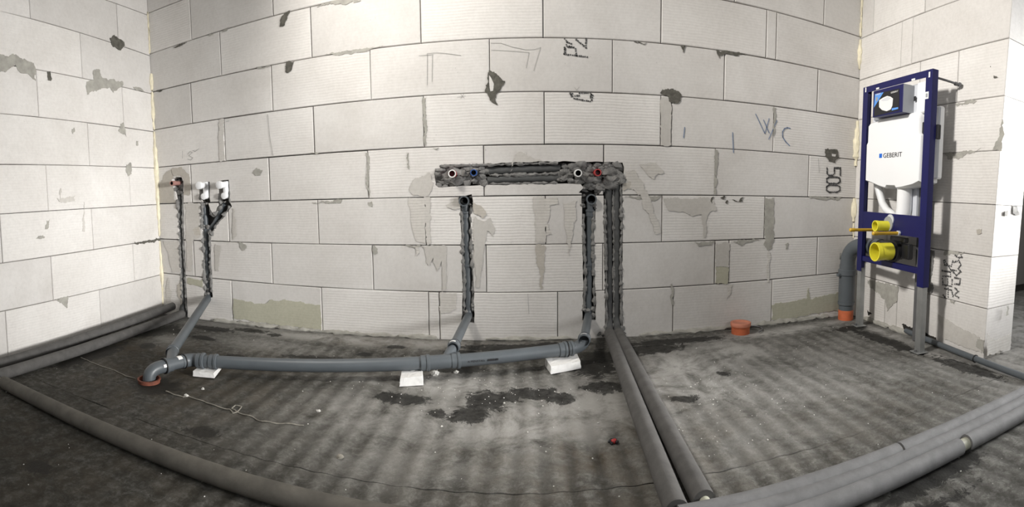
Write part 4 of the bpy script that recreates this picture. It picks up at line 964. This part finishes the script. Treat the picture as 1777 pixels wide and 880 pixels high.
# printed box over the service opening
BD = -.048
def bp(px, py): q_ = fp(px, py, BD); return (q_.x, q_.z)
bu0 = bp(1515, 180)[0]; bu1 = bp(1567, 170)[0]; bz0 = (bp(1513, 203.6)[1] + bp(1565, 195.5)[1])/2; bz1 = (bp(1518, 158)[1] + bp(1568, 144.5)[1])/2
bx = fbox('service_box', (bu0, BD, bz0), (bu1, .0, bz1), 'blue', wc, .002)
fbox('box_side', (bu1-.001, BD+.002, bz0+.001), (bu1+.001, .02, bz1-.001), 'mid_grey', bx, 0)
Y0 = BD - .0012
fpoly('picture_panel', [bp(*q) for q in ((1517,202),(1560.5,191.5),(1561,153.5),(1519,163.5))], 'print_black', bx, Y0, BD)
fpoly('picture_triangle', [bp(*q) for q in ((1519,163.5),(1534,160),(1517,187))], 'print_sky', bx, Y0-.0006, Y0)
fpoly('picture_cistern', [bp(*q) for q in ((1526,174),(1533,169.5),(1540,166.5),(1546,168),(1550,171),(1549,183),(1546,190),(1539,193),(1531,191),(1526,186))], 'label', bx, Y0-.0006, Y0)
fpoly('picture_opening', [bp(*q) for q in ((1529,174.5),(1535,170.5),(1541,168),(1547,170.5),(1541,174.5),(1533,175.5))], 'grey_white', bx, Y0-.0012, Y0-.0006)
fpoly('picture_badge', [bp(*q) for q in ((1548,192),(1559,189),(1559,186),(1548,188))], 'print_sky', bx, Y0-.0006, Y0)
rc_ = bp(1522, 172)
fpoly('picture_ring', [(rc_[0]+.010*math.cos(a), rc_[1]+.012*math.sin(a)) for a in [i*math.pi/8 for i in range(16)]], 'mid_grey', bx, Y0-.0012, Y0-.0006)
def text_on(txt, u, v, h, m_, parent, y, name, width=None):
    cu = bpy.data.curves.new('t', 'FONT'); cu.body = txt; cu.size = 1.0; cu.extrude = 0.0; cu.resolution_u = 3; cu.offset = 0.003
    o_ = bpy.data.objects.new('t', cu); COL.objects.link(o_)
    dg = bpy.context.evaluated_depsgraph_get(); me = bpy.data.meshes.new_from_object(o_.evaluated_get(dg))
    bpy.data.objects.remove(o_); bpy.data.curves.remove(cu)
    xs = [p.co.x for p in me.vertices]; zs = [p.co.y for p in me.vertices]; x0, x1_, z0, z1_ = min(xs), max(xs), min(zs), max(zs)
    sy = h/(z1_-z0); sx = (width/(x1_-x0)) if width else sy
    for p in me.vertices: p.co = Vector((u + (p.co.x-x0)*sx, y, v + (p.co.y-z0)*sy))
    me.name = name
    return link(name, me, m_, parent)
for (uu, vv), ww in ((bp(1546.5, 162.5), .062), (bp(1520, 166), .048)):
    text_on('GEBERIT', uu, vv, .008, 'label', bx, Y0-.0014, 'picture_lettering', ww)
fpoly('logo_square', [(.181,.971),(.207,.971),(.207,.994),(.181,.994)], 'print_blue', cist, -.0012, .0004)
text_on('GEBERIT', .219, .970, .0245, 'print_black', cist, -.0012, 'lettering', .168)['label'] = 'black lettering GEBERIT'
# flush pipe, hose, rear strut
ftube('flush_pipe', [(.345, .06, .83), (.345, .06, .70), (.335, .055, .64)] , .041, 'white', wc, 20)
ftube('hose', [(.052, .08, .84), (.075, .085, .78), (.11, .085, .72), (.16, .08, .685), (.22, .08, .665), (.26, .08, .64)], .022, 'white', wc, 14)
fbox('rear_strut', (.405, .105, .004), (.465, .128, .86), 'zinc_dark', wc, .001); fbox('conduit_cover', (.37, .09, .64), (.41, .11, .84), 'grey_white', wc, .002)
# plugs and rods
def fitplug(base, r, ln, name, lip):
    o_ = flathe(name, [(.0, r), (-ln*.8, r), (-ln*.8, r+lip), (-ln, r+lip), (-ln, r-.003), (-.012, r-.003), (-.012, 0)], base, (0, 1, 0), 'yellow'); return o_
fitplug((.290, .0, .607), .0265, .085, 'flush_plug', .002); flathe('plug_washer', [(-.006, 0), (-.006, .040), (.004, .040)], (.295, 0, .618), (0, 1, 0), 'mid_grey')
flathe('plug_washer', [(-.004, 0), (-.004, .030), (.004, .030)], (.31, .0, .64), (0, 1, 0), 'grey_white')
o = fitplug((.318, .02, .474), .046, .120, 'drain_plug', .003)
flathe('inner_ring', [(-.02, .043), (-.02, .030), (-.034, .030), (-.034, .024), (-.014, .024), (-.014, 0)], (.318, .02, .474), (0, 1, 0), 'yellow', o)
for u in (.175, .395):
    rd = flathe('threaded_rod', [(.0, .0085), (-.135, .0085), (-.137, .010), (-.165, .010), (-.168, .007), (-.168, 0)], (u, .0, .577), (0, 1, 0), 'yellow_rod', wc, 14)
    flathe('nut', [(0, .014), (-.012, .014), (-.012, 0)], (u, -.002, .577), (0, 1, 0), 'grey_white', rd, 6)
bend = ftube('drain_bend', [(.318, .0, .474), (.318, .045, .474)] + arc((.318, .05, .474), (.318, .075, .474), (.28, .078, .472), 6) + [(.16, .078, .47), (.06, .078, .465)], .047, 'black', wc, 24)
flathe('bend_flange', [(.0, .0), (.0, .058), (.022, .058), (.022, 0)], (.318, .012, .474), (0, 1, 0), 'black', bend); fbox('bend_bracket', (.345, .035, .44), (.43, .07, .52), 'black', bend, .006); fbox('bracket_clamp', (.27, .03, .525), (.40, .06, .552), 'black', bend, .004)
flathe('grey_coupling', [(-.02, .0), (-.02, .051), (.02, .051), (.02, 0)], (.10, .078, .468), (1, 0, 0), 'pvc', bend)
for u, ln in ((.575, .165),):
    q = fp(1631, 134, .03); rd = ftube('wall_rod', [(u, .02, 1.350), (u+.01, .10, 1.345), (u+.03, .178, 1.335)], .0055, 'zinc_dark', wc, 10)
    flathe('rod_foot', [(0, .012), (-.006, .012), (-.006, 0)], (u+.03, .178, 1.335), (0, 1, 0), 'zinc_dark', rd, 12); flathe('rod_nut', [(0, .010), (.016, .010)], (u+.022, .15, 1.337), (0, 1, 0), 'zinc_dark', rd, 6)

# grey soil pipe beside the frame
sx_, sy_ = 4.098, -0.088
t = empty('soil_pipe', (sx_, sy_, 0)); tag(t, 'grey soil pipe bend dropping to the floor behind the blue frame', 'pipe')
SR = .046
pu = fa + FU*.05 - FN*.078
pipe('bend', [Vector((pu.x, pu.y, .466)), Vector((pu.x+.002, pu.y+.05, .467))] + arc((pu.x+.003, pu.y+.06, .467), (sx_+.004, sy_+.0, .466), (sx_, sy_, .345), 10), SR, t)
pipe('straight_pipe', [Vector((sx_, sy_, .35)), Vector((sx_, sy_, .04))], SR, t)
bm = bmesh.new(); lathe(bm, [(.10, SR), (.10, SR+.004), (.27, SR+.004), (.275, SR+.010), (.305, SR+.010), (.31, SR+.003), (.335, SR+.003), (.335, SR)], (sx_, sy_, 0), (0, 0, 1), 28); link('socket', bm, 'pvc', t, True)
bm = bmesh.new(); lathe(bm, [(.092, SR), (.092, SR+.007), (.108, SR+.007), (.108, SR)], (sx_, sy_, 0), (0, 0, 1), 28); link('socket_ring', bm, 'pvc', t, True)
bm = bmesh.new(); box(bm, (sx_-.075, sy_-.012, .268), (sx_-.04, sy_+.012, .285), .003); link('clip_tab', bm, 'pvc', t)
sticker(Vector((sx_-.004, sy_-.004, .385)), (0, 0, 1), SR+.002, math.radians(235), .04, .02, t)
bm = bmesh.new(); lathe(bm, [(-.02, SR+.001), (.058, SR+.001), (.058, SR-.003)], (sx_, sy_, 0), (0, 0, 1), 28); link('orange_stub', bm, 'orange', t, True)['label'] = 'orange pipe end in the floor'
for c in t.children: c.matrix_parent_inverse = Matrix.Translation(t.location).inverted()

# ------------------------------------------------------------------ print on the long pipe, string, crumbs
def pipe_print(txt, px, py, h, name, bars=()):
    """flat lettering on the side of the long pipe that faces the room"""
    o0 = Q1 + dirM*((on_floor(px, py, .06) - Q1).dot(dirM))
    up0 = dirM.cross(Vector((0, 1, 0))).normalized()
    if up0.z < 0: up0 = -up0
    nn = up0.cross(dirM).normalized()
    if nn.y > 0: nn = -nn
    ang = math.radians(4); nrm = nn*math.cos(ang) + up0*math.sin(ang); upv = up0*math.cos(ang) - nn*math.sin(ang)
    cu = bpy.data.curves.new('t', 'FONT'); cu.body = txt; cu.size = 1.0; cu.resolution_u = 2
    o_ = bpy.data.objects.new('t', cu); COL.objects.link(o_); dg = bpy.context.evaluated_depsgraph_get(); me = bpy.data.meshes.new_from_object(o_.evaluated_get(dg))
    bpy.data.objects.remove(o_); bpy.data.curves.remove(cu)
    x0 = min(v.co.x for v in me.vertices); z1_ = max(v.co.y for v in me.vertices); k = h/z1_
    for v in me.vertices: v.co = o0 + nrm*(R0+.0009) + dirM*((v.co.x-x0)*k*1.15) + upv*(v.co.y*k - h/2)
    me.name = name; o_ = link(name, me, 'print_black', main); o_.matrix_parent_inverse = Matrix.Translation(main.location).inverted()
    for a_, b_ in bars:
        bm = bmesh.new(); bm.faces.new([bm.verts.new(o0 + nrm*(R0+.0009) + dirM*u_ + upv*v_) for u_, v_ in ((a_, -h/2), (b_, -h/2), (b_, h/2), (a_, h/2))])
        q_ = link('print_bar', bm, 'print_black', main); q_.matrix_parent_inverse = Matrix.Translation(main.location).inverted()
pipe_print('A PENSTAN', 812, 632, .0085, 'pipe_lettering', ((.085, .112), (.118, .128)))
def floor_curve(pp, r, label, lift=.003):
    pts = []
    q = [on_floor(*p) for p in pp]
    for p in resample(q, .012): pts.append(Vector((p.x + .003*noise.noise(p*30), p.y + .003*noise.noise(p*30 + Vector((5, 0, 0))), floor_h(p.x, p.y) + lift)))
    bm = bmesh.new(); tube(bm, pts, r, 6); o_ = link('string', bm, 'string', None, True); tag(o_, label, 'string'); return o_
floor_curve([(288,679),(304,686),(318,690),(326,688),(345,694),(372,704),(398,711),(404,717),(412,715),(419,706),(408,704),(402,710),(415,716),(438,724),(456,731),(480,734),(508,736),(527,738)], .0022, 'pale string with a small loop trailing over the floor below the waste pipe')
floor_curve([(140,620),(160,629),(178,636),(198,642),(218,652),(236,657)], .0018, 'short pale string stretch left of the orange floor socket')
rk = random.Random(77)
def crumb(px, py, r, label, cat='rubble', m_='crumb', sq=(1.3, 1, .75)):
    p = on_floor(px, py); bm = bmesh.new(); lump(bm, (p.x, p.y, floor_h(p.x, p.y) + r*.55), r, rk, sq, 2); o_ = link('mortar_crumb', bm, m_); tag(o_, label, cat); return o_
crumb(754, 651, .015, 'largest white mortar crumb beside the middle block offcut')
crumb(791, 647, .009, 'small white mortar crumb under the pipe junction, right of the middle offcut')
crumb(553, 713, .006, 'white crumb on the floor at the end of the pale string')
crumb(352, 675, .006, 'white crumb on the floor before the thin left offcut')
crumb(323, 688, .008, 'pale mortar crumb lying on the string near the orange floor socket')
crumb(590, 794, .008, 'yellowish crumb on the ribbed floor at lower left of centre', m_='string')
crumb(1729, 614, .018, 'white rubble chip at the foot of the pier', m_='crumb', sq=(1.4, 1, .9))
p = on_floor(1064, 768); t = empty('red_scrap', (p.x, p.y, 0)); tag(t, 'tiny crumpled red scrap with black bits on the middle floor', 'litter')
z0 = floor_h(p.x, p.y)
bm = bmesh.new(); lump(bm, (p.x+.002, p.y, z0+.006), .008, rk); o = link('red_piece', bm, 'red', t, True)
bm = bmesh.new(); [lump(bm, (p.x + dx, p.y + dy, z0+.004), .006, rk) for dx, dy in ((-.010, .003), (.010, -.006), (-.004, .010), (.006, .009), (-.007, -.008))]; link('black_bits', bm, 'black', t, True)
for c in t.children: c.matrix_parent_inverse = Matrix.Translation(t.location).inverted()
bm = bmesh.new()
for i in range(420):
    x = rk.uniform(.2, 4.0); y = -.2 - 1.7*rk.random()**1.2
    if rk.random() < .35: x, y = rk.gauss(2.0, .35), rk.gauss(-.62, .12)
    if rk.random() < .2: x, y = rk.gauss(2.95, .2), rk.gauss(-.9, .2)
    if not (.15 < x < 4.0 and y < -.05): continue
    r = rk.uniform(.0010, .0026) if rk.random() < .95 else rk.uniform(.003, .004)
    if x < 1.5 and rk.random() < .6: continue
    vs = bmesh.ops.create_icosphere(bm, subdivisions=1, radius=r)['verts']; z = floor_h(x, y)
    for v in vs: v.co = Vector((x + v.co.x*rk.uniform(.7, 1.5), y + v.co.y*rk.uniform(.7, 1.4), z + r*.4 + v.co.z*.7))
o = link('floor_crumbs', bm, 'crumb'); o['kind'] = 'stuff'; o['label'] = 'fine white mortar crumbs scattered over the floor'; o['category'] = 'rubble'

# mortar squeezed out along the foot of the walls
bm = bmesh.new(); bead(bm, [Vector((x, -.004, .004)) for x in (0.42, 1.0, 1.8)], .012, rk, .02, 7, .5); link('mortar_fillet', bm, 'smear', wall_back, True)
bm = bmesh.new(); bead(bm, [Vector((x, -.004, .004)) for x in (2.05, 2.5)], .010, rk, .02, 7, .5); link('mortar_fillet', bm, 'smear', wall_back, True)
bm = bmesh.new(); bead(bm, [Vector((x, -.004, .006)) for x in (2.85, 3.3, 4.03)], .013, rk, .02, 7, .5); link('mortar_fillet', bm, 'smear', wall_back, True)
bm = bmesh.new(); bead(bm, [Vector((right_x(y)-.004, y, .006)) for y in (-.15, -.6)], .014, rk, .02, 7, .5); link('mortar_fillet', bm, 'smear', wall_right, True)
